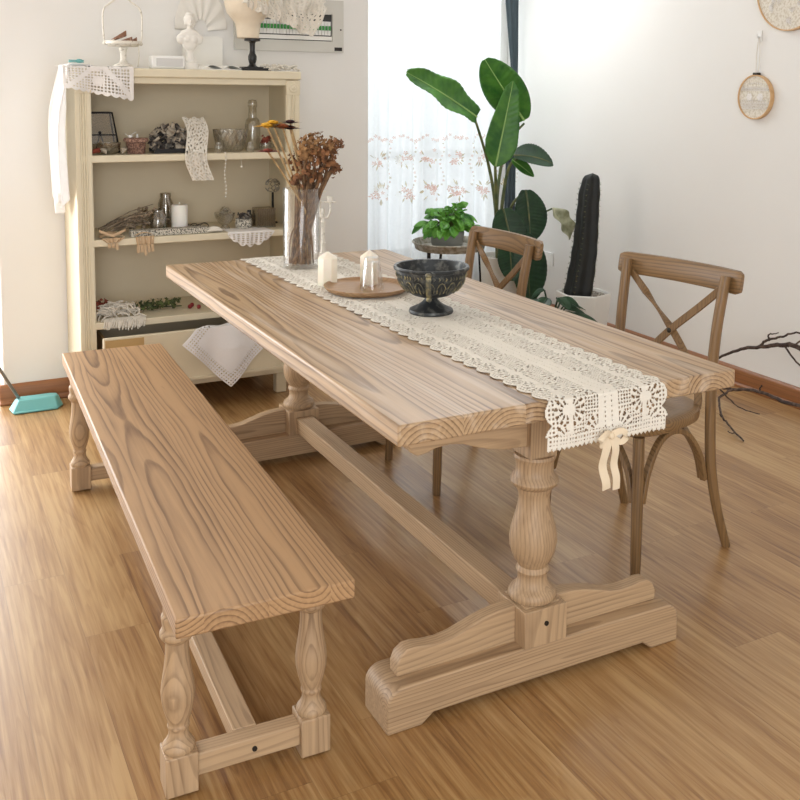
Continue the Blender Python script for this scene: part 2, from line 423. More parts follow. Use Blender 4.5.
# ------------------------------------------------------------------ trestle table
t = thing('trestle_dining_table', 'long pine trestle dining table with turned pedestal columns and thick plank top', 'table', (0,1.014,0))
HL = 1.014
MB().box(-.4625,.4625,-HL,HL,.714,.76).build('tabletop', M['top'], t, bevel=.005)
def arc(cx, cz, r, a0, a1, n=5): return [(cx+r*cos(math.radians(a0+(a1-a0)*i/n)), cz+r*sin(math.radians(a0+(a1-a0)*i/n))) for i in range(n+1)]
footp = [(-.422,0),(-.335,0),(-.305,.022),(.305,.022),(.335,0),(.422,0)] + arc(.385,.066,.037,0,90) + [(.2,.106),(-.2,.106)] + arc(-.385,.066,.037,90,180)
colp = [(.05,.563),(.052,.556),(.047,.545),(.046,.525),(.05,.512),(.057,.505),(.060,.497),(.057,.489),(.05,.484),(.045,.48),(.044,.474),(.040,.466),(.038,.45),(.041,.43),(.049,.40),(.056,.375),(.0595,.35),(.058,.33),(.051,.308),(.042,.292),(.038,.285),(.036,.281),(.039,.277),(.0415,.27),(.039,.264),(.036,.26),(.036,.247),(.039,.236),(.047,.226),(.055,.221),(.059,.214),(.060,.207),(.057,.2)]
bracp = [(-.355,.714),(-.355,.645),(-.348,.628),(-.332,.618),(-.31,.62),(-.285,.628),(-.25,.631),(-.215,.626),(-.18,.613),(-.145,.602),(-.1,.593),(-.037,.59),(-.037,.714)]
scrp = [(-.378,.104),(-.379,.128),(-.370,.150),(-.352,.163),(-.330,.164),(-.30,.159),(-.265,.157),(-.23,.162),(-.19,.174),(-.15,.186),(-.11,.193),(-.06,.196),(-.06,.104)]
for s in (-1, 1):
    yc = s*(HL-.19)
    MB().prism(footp, yc-.0625, yc+.0625).build('foot', M['px'], t, bevel=.004)
    o = MB().box(-.061,.061,yc-.0625-(.002 if s<0 else -.0),yc+.061,.104,.196)
    o.lathe([(.0,.199),(.066,.199),(.07,.196)], 4, Matrix.Translation((0,yc,0)) @ Matrix.Rotation(pi/4,4,'Z'))
    ob = o.build('base_block', M['pz'], t, bevel=.005)
    MB().lathe([(.006,0),(.006,.003),(0,.003)], 14, Matrix.Translation((0,yc+s*.0645,.158)) @ Matrix.Rotation(s*-pi/2,4,'X')).build('bolt_head', M['metal'], ob)
    MB().lathe(list(reversed(colp)), 40, Matrix.Translation((0,yc,0))).box(-.038,.038,yc-.038,yc+.038,.56,.716).build('column', M['pz'], t)
    for q in (-1, 1):
        MB().prism([(q*-a, b) for a, b in scrp], yc-.02, yc+.02).build('scroll_brace', M['px'], t, bevel=.003)
        MB().prism([(q*-a, b) for a, b in bracp], yc-.022, yc+.022).build('top_bracket', M['px'], t, bevel=.003)
MB().box(-.032,.032,-HL+.25,HL-.25,.112,.172).build('stretcher', M['py'], t, bevel=.003)

# ------------------------------------------------------------------ bench
def BW(x, y):     # bench local -> world centre
    a = -.0346; return x*cos(a)-y*sin(a), x*sin(a)+y*cos(a)
bx, by = BW(.1775, 1.016)
b = thing('bench', 'long pine plank bench with four turned legs beside the table', 'bench', (-.9107+bx, .0121+by, 0), -.0346)
MB().box(-.1775,.1775,-1.016,1.016,.419,.459).build('seat_plank', M['bench'], b, bevel=.004)
legp = [(.026,.085),(.031,.088),(.033,.095),(.032,.102),(.028,.107),(.025,.112),(.021,.12),(.0195,.131),(.021,.136),(.0235,.141),(.021,.146),(.022,.152),(.028,.172),(.033,.195),(.0345,.215),(.033,.232),(.028,.262),(.0245,.29),(.0235,.315),(.024,.325),(.030,.329),(.0345,.336),(.0345,.343),(.030,.350),(.0285,.355),(.031,.372),(.031,.378),(.027,.382),(.027,.42)]
for yy in (-.846, .846):
    for xx in (-.142, .142):
        m = MB().box(xx-.033,xx+.033,yy-.033,yy+.033,.006,.09)
        m.lathe(legp, 28, Matrix.Translation((xx,yy,0)))
        m.lathe([(.0,0),(.014,0),(.016,.008)], 12, Matrix.Translation((xx,yy,0)), False)
        m.build('leg', M['pz'], b, bevel=.003)
    o = MB().box(-.11,.11,yy-.021,yy+.021,.03,.078).build('cross_stretcher', M['px'], b, bevel=.003)
    s = -1 if yy < 0 else 1
    MB().lathe([(.0055,0),(.0055,.003),(0,.003)], 14, Matrix.Translation((0.01,yy+s*.021,.054)) @ Matrix.Rotation(-s*pi/2,4,'X')).build('bolt_head', M['metal'], o)
MB().box(-.026,.026,-.825,.825,.04,.08).build('long_stretcher', M['py'], b, bevel=.003)

# ------------------------------------------------------------------ cross-back chairs
def make_chair():
    c = thing('cross_back_chair', 'brown cross-back bentwood chair tucked at the near corner of the table', 'chair', (.655,.636,0), math.radians(10), 'cross-back chairs along the table')
    # seat: rounded plan, raised rim
    out = []
    for k in range(48):
        a = 2*pi*k/48; ca, sa = cos(a), sin(a)
        out.append((.205*math.copysign(abs(ca)**.72, ca)-.005, (.205-.012*ca)*math.copysign(abs(sa)**.72, sa)))
    vs = []; fs = []
    rings = [(0,.459),(.55,.459),(.72,.461),(.78,.466),(.86,.468),(.95,.468),(1,.463),(1.01,.452),(1,.436),(.96,.431),(0,.431)]
    for f, z in rings:
        for x, y in out: vs.append((x*f, y*f, z))
    n = 48
    for i in range(len(rings)-1):
        for k in range(n):
            k2 = (k+1) % n; fs.append((i*n+k, (i+1)*n+k, (i+1)*n+k2, i*n+k2))
    m = MB(); m.add(vs, fs); m.build('seat', M['cy'], c)
    for s in (-1, 1):
        fl = [(-.155, s*.175, .433), (-.166, s*.186, .2), (-.172, s*.192, 0)]
        MB().tube(smooth_path(fl,4), [.0175]*5+[.0165]*2+[.015]*2, 14).build('front_leg', M['cz'], c)
        rl = [(.245,s*.212,0),(.195,s*.205,.14),(.168,s*.197,.28),(.163,s*.192,.43),(.165,s*.190,.58),(.178,s*.192,.72),(.205,s*.198,.875)]
        p = smooth_path(rl,5)
        MB().tube(p, [lerp(.0155,.0185,min(1,q.z/.3)) for q in p], 14, (.85,(1,0,0))).build('rear_post', M['cz'], c)
        # under-seat hoops: sides
        a = smooth_path([(-.148,s*.187,.235),(-.125,s*.185,.32),(-.07,s*.178,.395),(0,s*.172,.418),(.07,s*.176,.395),(.125,s*.183,.32),(.148,s*.187,.235)],5)
        MB().bar(a, .02, .016, (0,1,0)).build('leg_hoop', M['cz'], c, bevel=.002)
    a = smooth_path([(-.165,-.166,.235),(-.158,-.142,.32),(-.15,-.08,.395),(-.148,0,.418),(-.15,.08,.395),(-.158,.142,.32),(-.165,.166,.235)],5)
    MB().bar(a, .02, .016, (1,0,0)).build('leg_hoop', M['cz'], c, bevel=.002)
    a = smooth_path([(.155,-.172,.235),(.152,-.148,.32),(.148,-.08,.395),(.146,0,.418),(.148,.08,.395),(.152,.148,.32),(.155,.172,.235)],5)
    MB().bar(a, .02, .016, (1,0,0)).build('leg_hoop', M['cz'], c, bevel=.002)
    # top rail: bent board with rounded ends
    m = MB(); vs = []; fs = []; N = 30; S = 10
    for i in range(N+1):
        u = i/N*2-1; y = u*.245
        x = .222 + .03*(1-u*u); x0 = x
        e = 1 if abs(u) < .92 else sqrt(max(0, 1-((abs(u)-.92)/.08)**2))*.75+.25
        h = .036*(.72+.28*e); tt = .013
        tilt = .17
        for k in range(S):
            an = 2*pi*k/S; cc, ss = cos(an), sin(an)
            px = math.copysign(abs(cc)**.4, cc)*tt*(.5+.5*e); pz = math.copysign(abs(ss)**.55, ss)*h
            vs.append((x+px+pz*tilt, y, .857+pz))
    for i in range(N):
        for k in range(S):
            k2 = (k+1) % S; fs.append((i*S+k, i*S+k2, (i+1)*S+k2, (i+1)*S+k))
    fs.append(tuple(reversed(range(S)))); fs.append(tuple(N*S+k for k in range(S)))
    m.add(vs, fs); m.build('top_rail', M['cy'], c, sharp=50)
    for s in (-1, 1):
        x1 = .012*s
        pts = smooth_path([(.208+x1*.2,s*.185,.835),(.205+x1*.4,s*.10,.757),(.198+x1*.5,s*.0,.668),(.186+x1*.4,-s*.085,.575),(.168+x1*.2,-s*.135,.50),(.15,-s*.15,.452)],5)
        MB().bar(pts, .024, .009, (0,1,.9)).build('cross_slat', M['cz'], c, bevel=.002)
    MB().ball((.189,0,.668), (.007,.009,.009), 12, 6).build('rivet', M['metal'], c)
    for s in (-1, 1):
        MB().ball((.187,s*.196,.85), (.004,.006,.006), 10, 6).build('rivet', M['metal'], c)
    return c
chair = make_chair()
dup(chair, (.468,1.44,0), math.radians(1), 'brown cross-back bentwood chair pushed in farther along the table, in front of the houseplants')
# ------------------------------------------------------------------ lace runner
ZT = .76
def runner_keep(a, v):      # a: signed metres from the centre line, v: metres along from the near hem
    s = abs(a)
    if abs(a) > .166 and v < .034: return False
    if v < .034:                                    # hem band with small scallops
        e = .006*abs(sin(pi*a/.013))
        if v < .007 - e: return False
        if v > .012: return not (sin(2*pi*a/.0085) > .45 and abs(((v*1000) % 9)-4.5) < 1.7)
        return True
    w = .157 + .016*abs(sin(pi*v/.058))
    if s > w: return False
    if s > w-.006: return True
    if s < .020:
        return not (.007 < s < .011 and sin(2*pi*v/.011) > .55)
    if s > .112:                                    # outer fans
        q = (v % .058)-.029; p = s-.115; r = hypot(p, q); th = atan2(q, p+1e-6)
        if r < .010: return True
        if r < .034: return not (sin(th*11) > .15 and r > .012 and not (.022 < r < .0245))
        return not (sin(2*pi*s/.010) > .2 and sin(2*pi*v/.010) > .0)
    if s > .099 or s < .027: return True
    # inner lane: big fans on alternating sides in an open diamond net
    vv = v % .116
    for cv, cs, sg in ((.029, .028, 1), (.087, .103, -1)):
        q = vv-cv; p = (s-cs)*sg; r = hypot(p, q); th = atan2(q, p+1e-6)
        if r < .011: return True
        if r < .040 and p > -.004: return not (sin(th*13) > .1 and .013 < r and not (.024 < r < .027) and r < .0375)
    d1 = sin(2*pi*(s+v)/.0165); d2 = sin(2*pi*(s-v)/.0165)
    return not (d1*d2 > .22)
def runner_pt(u, t):
    a = (u-.5)*.38; v = t*2.175
    drop = .118; y = v-drop; z = ZT+.0035; yy = y
    if y < -.008:                                   # hanging end
        yy = -.010-.004*(1-cos(min(1, -y/.1)*pi))*.5; z = ZT+.0035-(-y-.004)
        yy -= .006*(.5+.5*sin(a*38))*min(1, -y/.08)
    elif y < .006: k = (y+.008)/.014; yy = lerp(-.009, .006, k); z = ZT+.0035-.004*(1-k)**2
    elif y > 2.022: yy = 2.036; z = ZT+.0035-(y-2.022)
    cx = .058-.046*max(0, y)/2.03
    a *= 1+.10*max(0, y)/2.03
    return (cx+a+.0015*sin(v*23), yy, z+.0006*sin(v*61+a*40))
rn = MB().sheet(runner_pt, 150, 860, lambda u, t: runner_keep((u-.5)*.38, t*2.175)).build('lace_table_runner', M['lace'], solid=.0012, sharp=80)
tag(rn, 'long ecru crochet lace runner laid down the middle of the table', 'table runner')
# ribbon bow sewn to the hanging end
bw = MB()
def ribbon(pts, w, side): bw.bar(smooth_path(pts,5), w, .0012, side)
cx, cy, cz = .058, -.026, .665
ribbon([(cx-.003,cy,cz),(cx-.016,cy-.004,cz-.035),(cx-.02,cy+.001,cz-.07),(cx-.012,cy-.003,cz-.105),(cx-.008,cy,cz-.125)], .022, (1,0,0))
ribbon([(cx+.003,cy,cz),(cx+.012,cy-.004,cz-.03),(cx+.013,cy+.002,cz-.07),(cx+.018,cy-.002,cz-.10),(cx+.02,cy,cz-.13)], .020, (1,0,0))
ribbon([(cx,cy,cz),(cx-.02,cy-.012,cz+.012),(cx-.038,cy-.012,cz-.002),(cx-.026,cy-.004,cz-.018),(cx,cy,cz)], .014, (0,0,1))
ribbon([(cx,cy,cz),(cx+.02,cy-.012,cz+.012),(cx+.036,cy-.012,cz-.002),(cx+.026,cy-.004,cz-.018),(cx,cy,cz)], .014, (0,0,1))
bw.ball((cx,cy-.004,cz), (.008,.006,.008), 10, 6)
bw.build('ribbon_bow', M['ribbon'], rn)

# ------------------------------------------------------------------ things on the table
ZR = .7655
v = thing('glass_vase', 'tall clear cylinder glass vase holding dried flowers on the runner', 'vase', (-.02,1.75,ZR))
MB().lathe([(.0,0),(.064,0),(.068,.004),(.068,.296),(.0665,.299),(.0645,.296),(.0645,.016),(.058,.013),(0,.013)], 48).build('vase_wall', M['glass'], v)
random.seed(11)
def petals(m, c, n, size, squash, mouth=.0, seed=0):
    rr = random.Random(seed)
    for i in range(n):
        d = Vector((rr.gauss(0,1), rr.gauss(0,1), rr.gauss(0,1)*squash+.1)).normalized()
        p = Vector(c)+d*size*rr.uniform(.45,1.15); q = rr.uniform(.007,.0115)
        a = d.orthogonal().normalized(); b2 = d.cross(a)
        an = rr.uniform(0, pi)
        for k in range(4):
            t = an+k*pi/2; e = a*cos(t)+b2*sin(t); f = a*cos(t+pi/2)+b2*sin(t+pi/2)
            tip = p+e*q*1.15+d*q*rr.uniform(-.35,.7)
            m.add([p, p+e*q*.6+f*q*.55+d*.001, tip, p+e*q*.6-f*q*.55+d*.001], [(0,1,2),(0,2,3)])
hy = [(.02,.0,1.215,.045),(-.005,.03,1.155,.042),(.05,-.02,1.165,.045),(.10,.0,1.225,.05),(.125,.03,1.19,.045),(.115,-.03,1.145,.035),(.06,.03,1.235,.04),(.02,-.03,1.11,.042),(.07,.02,1.10,.04),(.14,.0,1.135,.022),(-.02,-.01,1.10,.03),(.085,-.04,1.185,.042),(.0,-.03,1.19,.035),(.135,-.01,1.225,.038),(.05,.05,1.20,.04)]
labs = [('brown dried hydrangea bloom clustered in the middle of the glass vase', None)]
for i, (dx, dy, z, sz) in enumerate(hy):
    f = thing('dried_hydrangea', 'brown dried hydrangea bloom packed among others in the glass vase', 'dried flower', (-.02+dx*.12, 1.75+dy*.3, ZR+.014), 0, 'dried hydrangeas in the glass vase')
    if i == 9: f['label'] = 'small tan dried hydrangea on a side stalk at the lower right edge of the bouquet'; del f['group']
    if i == 4: f['label'] = 'russet dried hydrangea bloom topmost at the right side of the bouquet'; del f['group']
    X, Y, Z = dx*.82-.015*0, dy, z-ZR-.016
    base = (-dx*.25+random.uniform(-.02,.02), random.uniform(-.02,.02), 0)
    pts = smooth_path([base, (dx*.12, dy*.2, .17), (dx*.45, dy*.5, .28), (X, Y, Z)], 5)
    ms = MB().tube(pts, .005, 6); rs = random.Random(i+90)
    for q in range(3):
        a_, r_0 = rs.uniform(0,6.28), .048*sqrt(rs.random()); hx, hy_ = (-.02+dx*.12), (1.75+dy*.3)
        bx0, by0 = -.02-hx+r_0*cos(a_), 1.75-hy_+r_0*sin(a_)
        j_ = pts[rs.randint(9,14)]
        ms.tube(smooth_path([(bx0,by0,0), (bx0*.75+rs.uniform(-.01,.01),by0*.75,.10), (bx0*.5+j_.x*.3,by0*.5+j_.y*.3,.19), j_],4), .0032, 5)
    ms.build('stem', M['bstem'], f)
    m = MB(); petals(m, (X, Y, Z), int(44*sz/.045), sz, .8, seed=i)
    m.build('bloom', M['hyd'] if i % 3 else M['hydl'], f, sharp=180)
stw = [(-.141,0,1.295,'yel','yellow dried strawflower standing at the left tip of the bouquet',.045),(-.112,.02,1.305,'yel','yellow dried strawflower half hidden behind the rust coloured one',.042),(-.085,-.01,1.292,'orng','rust orange dried strawflower between the yellow and the dark ones',.045),(-.052,.0,1.287,'maroon','dark maroon dried strawflower below the other dark one',.037),(-.045,.02,1.308,'maroon','dark maroon dried strawflower tallest in the glass vase',.036),(-.145,-.02,1.205,'red','small faded red dried flower hanging low at the left of the bouquet',.036)]
for i, (dx, dy, z, mm, lab, sz) in enumerate(stw):
    f = thing('dried_strawflower', lab, 'dried flower', (-.01, 1.75, ZR+.016), 0, 'dried strawflowers in the glass vase')
    X, Y, Z = dx, dy, z-ZR-.016
    MB().tube(smooth_path([(.015+i*.004, -.02+i*.008, 0), (-.01+i*.003, -.012+dy*.3, .18), (-.035+.012*i if i < 5 else -.045, dy*.4, .28), (X, Y, Z)], 5), .0036, 7).build('stem', M['straw'], f)
    m = MB(); rr = random.Random(i)
    for ring, nn, el in ((1,13,.1),(.8,11,.45),(.55,8,.9)):
        for k in range(nn):
            a = 2*pi*k/nn+ring; e = Vector((cos(a), sin(a), 0)); h = Vector((-sin(a), cos(a), 0)); R = sz*ring*1.3
            up = Vector((0,0,1))*el*sz*.28
            m.add([Vector((X,Y,Z)), Vector((X,Y,Z))+e*R*.6+h*R*.22+up*.6, Vector((X,Y,Z))+e*R+up, Vector((X,Y,Z))+e*R*.6-h*R*.22+up*.6], [(0,1,2),(0,2,3)])
    m.ball((X,Y,Z+sz*.12), (sz*.5,sz*.5,sz*.22), 10, 6)
    m.build('bloom', M[mm], f, sharp=180)

c = thing('candlestick', 'cream painted metal candlestick with three cup arms behind the glass vase', 'candlestick', (.115,1.87,ZR))
MB().lathe([(0,0),(.055,0),(.055,.006),(.040,.012),(.018,.02),(.010,.03),(.008,.06),(.011,.066),(.008,.073),(.0065,.14),(.010,.147),(.0065,.154),(.0065,.20),(0,.202)], 24).build('stem', M['cage'], c)
for ax, ay, az in ((-.03,.0,.225),(.03,.0,.222),(.0,.03,.262)):
    m = MB().tube(smooth_path([(0,0,.17),(ax*.6,ay*.6,.165),(ax,ay,.19),(ax,ay,az)],5), .0042, 8)
    m.lathe([(.003,0),(.024,.003),(.025,.006),(.011,.007),(.011,.026),(.0085,.026),(.0085,.01),(0,.01)], 18, Matrix.Translation((ax,ay,az)))
    m.build('candle_arm', M['cage'], c)

def pointed_candle(loc, r, h, lab):
    m = MB(); 
    m.lathe([(r*.96,0),(r,.002),(r,h*.8),(r*.96,h*.83),(.004,h),(0,h)], 8); m.lathe([(.0008,h-.002),(.0008,h+.006),(0,h+.006)], 6)
    tag(m.build('pillar_candle', M['wax'], None, loc, bevel=.002), lab, 'candle', 'ivory pointed candles on the table')
pointed_candle((-.064,1.375,ZR), .035, .117, 'ivory faceted candle with pointed top standing on the runner left of the wooden tray')
ty = tag(MB().lathe([(0,0),(.118,0),(.132,.005),(.143,.017),(.144,.021),(.138,.021),(.128,.011),(.112,.008),(0,.008)], 56).build('wooden_tray', M['tray'], None, (.02,1.235,ZR)), 'round shallow brown wooden tray under the glass tumbler on the runner', 'tray')
pointed_candle((.058,1.300,ZR+.009), .033, .115, 'ivory faceted candle with pointed top on the tray behind the tumbler')
tag(MB().lathe([(.040,0),(.041,.002),(.025,.105),(.022,.109),(0,.109),(0,.094),(.0215,.094),(.0375,.004),(.038,0)], 32, None, False).build('glass_tumbler', M['glass'], None, (.025,1.205,ZR+.009)), 'clear glass tumbler turned upside down on the wooden tray', 'glass')

u = thing('metal_urn', 'blackened metal footed urn bowl with worn relief and side handles on the runner', 'urn', (.066,.862,ZR)); u.scale = (.94,.94,.97)
MB().lathe([(0,0),(.070,0),(.072,.004),(.070,.011),(.060,.015),(.045,.022),(.030,.032),(.021,.042),(.019,.048)], 40).build('foot', M['urn'], u)
MB().lathe([(.019,.046),(.035,.05),(.062,.058),(.088,.074),(.104,.094),(.112,.118),(.114,.136),(.121,.138),(.123,.144),(.120,.149),(.112,.148),(.107,.135),(.104,.112),(.096,.09),(.078,.07),(.045,.056),(0,.054)], 56).build('bowl', M['urn'], u)
m = MB()
for k in range(18):      # relief: arches and leaf swags round the bowl
    a = 2*pi*k/18
    def onb(da, z):
        r = interp([.058,.074,.094,.118,.136],[.062,.088,.104,.112,.114], z)+.001
        return (r*cos(a+da), r*sin(a+da), z)
    m.tube([onb(-.12,.076),onb(-.13,.094),onb(-.07,.106),onb(0,.110),onb(.07,.106),onb(.13,.094),onb(.12,.076)], .0017, 5)
    m.tube([onb(0,.070),onb(0,.084),onb(.0,.098)], [.003,.0026,.001], 5)
    for da in (-.1,0,.1): m.tube([onb(da,.116),onb(da+.03,.122),onb(da,.128)], [.001,.003,.001], 5)
m.build('relief', M['urnorn'], u)
for sg in (0, 1):
    an = math.radians(238)+sg*pi
    m = MB(); e = Vector((cos(an), sin(an), 0))
    pts = [e*.122+Vector((0,0,.140)), e*.130+Vector((0,0,.125)), e*.124+Vector((0,0,.10)), e*.112+Vector((0,0,.082)), e*.098+Vector((0,0,.066)), e*.100+Vector((0,0,.055))]
    m.bar(smooth_path(pts,5), .016, .006, (-e.y, e.x, 0)); m.ball(tuple(e*.126+Vector((0,0,.138))), (.011,.011,.008), 10, 6); m.ball(tuple(e*.099+Vector((0,0,.06))), (.009,.009,.008), 10, 6)
    m.build('handle', M['urnorn'], u)
# ------------------------------------------------------------------ shelf unit
YC = 2.609
k = thing('shelf_cabinet', 'cream painted open shelf cabinet with fluted pilasters and one drawer against the wall', 'cabinet', (-.199,2.81,0))
def W(x, y, z): return (x+.199, y-2.81, z)
def wbox(m, x0, x1, y0, y1, z0, z1): return m.box(x0+.199, x1+.199, y0-2.81, y1-2.81, z0, z1)
for x0, x1 in ((-.691,-.672),(.274,.293)): wbox(MB(), x0, x1, 2.63, 3.008, .1, 1.475).build('side_panel', M['cream'], k)
for x0 in (-.691, .229):
    m = wbox(MB(), x0, x0+.064, 2.614, 2.636, .1, 1.43)
    for q in range(5):
        xx = x0+.008+q*.0105
        if q in (0, 4): wbox(m, xx-.004, xx+.009, YC, 2.62, .1, 1.43)
        else: m.lathe([(.0042,.1),(.0042,1.43)], 10, Matrix.Translation(W(xx+.003, 2.613, 0)))
    p = m.build('pilaster', M['cream'], k)
    m = wbox(MB(), x0-.001, x0+.065, YC-.004, 2.636, 1.405, 1.472)
    m.lathe([(0,0),(.023,0),(.023,.004),(.016,.006),(.012,.004),(.008,.008),(0,.008)], 20, Matrix.Translation(W(x0+.032, YC-.004, 1.438)) @ Matrix.Rotation(pi/2,4,'X'))
    m.build('corner_block', M['cream'], p, bevel=.002)
wbox(MB(), -.696, .298, 2.598, 3.01, 1.475, 1.513).build('top_board', M['cream'], k, bevel=.006)
wbox(MB(), -.628, .23, 2.614, 2.632, 1.448, 1.476).build('frieze', M['cream'], k, bevel=.003)
wbox(MB(), -.673, .275, 2.996, 3.008, .1, 1.475).build('back_panel', M['creamback'], k)
for z in (1.143, .783, .425): wbox(MB(), -.672, .274, 2.611, 2.996, z-.030, z).build('shelf_board', M['cream'], k, bevel=.003)
wbox(MB(), -.672, .274, 2.611, 2.996, .10, .135).build('bottom_rail', M['cream'], k, bevel=.003)
for x in (-.66, .18):
    for y in (2.63, 2.95): wbox(MB(), x, x+.05, y, y+.05, 0, .1).build('foot', M['cream'], k, bevel=.004)
d = wbox(MB(), -.614, .216, 2.535, 2.555, .147, .371).build('drawer', M['cream'], k, bevel=.004)
m = wbox(MB(), -.60, .20, 2.555, 2.90, .15, .16); wbox(m, -.60, -.588, 2.555, 2.90, .15, .35); wbox(m, .188, .20, 2.555, 2.90, .15, .35)
m.build('drawer_box', M['tanboard'], d)
wbox(MB(), -.606, -.446, 2.531, 2.536, .17, .362).build('tan_inset', M['tanboard'], d)  # flat tan panel over the left part of the cream drawer front
wbox(MB(), -.60, .202, 2.530, 2.536, .146, .158).build('drawer_lip', M['cream'], d)

def crochet(u, v, n=14, border=.06):      # holes of a filet lace square
    if u < border or u > 1-border or v < border or v > 1-border:
        return True
    if abs(u-v) < .05 or abs(u+v-1) < .05: return True
    if hypot(u-.5, v-.5) < .12 or hypot(u-.25, v-.5) < .08 or hypot(u-.75, v-.5) < .08 or hypot(u-.5, v-.25) < .08 or hypot(u-.5, v-.78) < .08: return True
    return not (sin(2*pi*u*n) > -.1 and sin(2*pi*v*n) > -.1)
def scal(u, n, amp): return amp*(1-abs(sin(pi*u*n)))

# ---------------- on top of the cabinet
ZK = 1.5135
def doily_top(u, t):
    x = lerp(-.742, -.455, u); s = t*.36              # from back to front, then over the edge
    fl = .05-.012*0
    if s < .20: return (x, 2.80-s, ZK+.004+.002*sin(u*20))
    hang = s-.20
    return (x+.02*hang*sin(u*9), 2.594-.012*sin(u*11)*hang/.1-.004, ZK+.003-hang*lerp(.56,.92,u))
tag(MB().sheet(doily_top, 150, 180, lambda u, t: crochet(u, t, 22, .05) and t < .975-scal(u, 9, .03)+.02 and .012 < u).build('crochet_doily', M['wlace'], solid=.0015, sharp=80), 'white crochet lace cloth draped over the front left corner of the cabinet top', 'doily')
def voile(u, t):
    y = lerp(2.60, 2.90, u); z = lerp(ZK+.012, .93+.05*sin(u*7), t)
    bulge = .045*sin(min(1, t*1.6)*pi*.5)+.018*sin(u*26+t*2)*min(1, t*3)-.02*t
    return (-.700-max(.004, bulge+.012), y, z)
vm = MB().sheet(voile, 60, 60)
def voile2(u, t):
    x = lerp(-.62, -.702, t); return (x, lerp(2.60, 2.90, u), ZK+.0075+.006*sin(u*22)*(.3+t))
vm.sheet(voile2, 60, 12)
tag(vm.build('voile_cloth', M['sheerw'], solid=.0015, sharp=80), 'long sheer white cloth hanging down the left side of the cabinet', 'cloth')
m = MB().box(-.03,.03,-.006,.006,0,.005).box(-.03,.03,-.006,.006,.006,.011); m.ball((.012,0,.006), (.016,.009,.009), 12, 6)
tag(m.build('cloth_peg', M['teal'], None, (-.683,2.60,ZK+.018), bevel=.002), 'small pale green peg on the lace cloth at the cabinet corner', 'peg')
c = thing('hanging_cake_stand', 'chippy white metal birdcage style stand with arched handle on the cabinet top', 'stand', (-.472,2.72,ZK+.008))
MB().lathe([(0,0),(.042,0),(.04,.006),(.02,.015),(.012,.03),(.014,.06),(.02,.082),(0,.084)], 24).build('pedestal', M['cage'], c)
m = MB().lathe([(0,.084),(.06,.086),(.074,.096),(.076,.108),(.072,.108),(.066,.098),(0,.094)], 32); m.build('dish', M['cage'], c)
m = MB().tube(smooth_path([(-.076,0,.10),(-.081,0,.16),(-.078,0,.24),(-.045,0,.272),(-.012,0,.296),(0,0,.297),(.012,0,.296),(.045,0,.272),(.078,0,.24),(.081,0,.16),(.076,0,.10)],5), .0035, 8)
for s in (-1, 1): m.ball((s*.076,0,.098), .008, 10, 6)
m.lathe([(.008,.29),(.010,.297),(.004,.304),(.007,.312),(0,.318)], 12)
m.tube([(.066,.0,.09),(.07,.02,.04),(.068,.03,0)], .003, 6)
m.build('arched_handle', M['cage'], c)
for i, (x, y, z, lab, sx) in enumerate([(-.488,2.72,1.645,'brown shell fragment leaning upright in the birdcage stand dish',1.2),(-.462,2.705,1.637,'brown shell fragment lying flat in the middle of the birdcage stand dish',1.1),(-.428,2.72,1.637,'brown shell fragment by the right rim of the birdcage stand dish',.9),(-.512,2.715,1.634,'pale shell fragment by the left rim of the birdcage stand dish',.9)]):
    m = MB(); a = random.Random(i)
    m.sheet(lambda u, t: ((t-.5)*.05*sx, (u-.5)*.034*sin(pi*(.15+.85*t)), .02*cos((u-.5)*3)*(.3+t)+(.018*t if i == 0 else 0)), 8, 10)
    tag(m.build('shell', M['pine'] if i < 3 else M['cage'], None, (x, y, z-.014), solid=.003, rz=.5*i-.3), lab, 'shell', 'shells in the birdcage stand')
m = MB().box(-.073,.073,-.03,.03,0,.058)
sp = tag(m.build('radio', M['white'], None, (-.290,2.70,ZK), bevel=.008), 'small white box radio on the cabinet top beside the plaster bust', 'radio')
MB().box(-.052,.062,-.0325,-.029,.012,.047).build('speaker_grille', plain('grille_grey', (214,212,210), .6), sp, bevel=.002)
bu = thing('plaster_bust', 'small white plaster bust of a figure on a socle atop the cabinet', 'bust', (-.186,2.71,ZK))
MB().lathe([(0,0),(.037,0),(.037,.03),(.022,.036),(.016,.05),(.014,.075),(.02,.085),(0,.088)], 20).build('socle', M['plaster'], bu)
m = MB().ball((0,0,.125), (.036,.026,.045), 18, 12).ball((-.036,.0,.135), (.024,.02,.024), 14, 8).ball((.036,0,.135), (.024,.02,.024), 14, 8)
m.ball((0,.0,.16), (.042,.022,.02), 14, 8).ball((-.016,-.02,.132), (.014,.01,.014), 12, 8).ball((.016,-.02,.132), (.014,.01,.014), 12, 8)
m.lathe([(.013,.165),(.012,.20)], 14).ball((0,-.004,.215), (.020,.023,.026), 16, 12).ball((0,.006,.224), (.025,.024,.023), 16, 10).ball((0,.024,.225), (.012,.011,.012), 12, 8)
m.ball((0,-.028,.212), (.004,.007,.006), 8, 6).ball((0,-.021,.196), (.009,.008,.007), 10, 6).ball((0,0,.246), (.018,.018,.008), 12, 6)
m.ball((-.02,-.004,.206), (.006,.01,.012), 8, 6).ball((.02,-.004,.206), (.006,.01,.012), 8, 6)
m.build('figure', M['plaster'], bu, remesh=.0035)
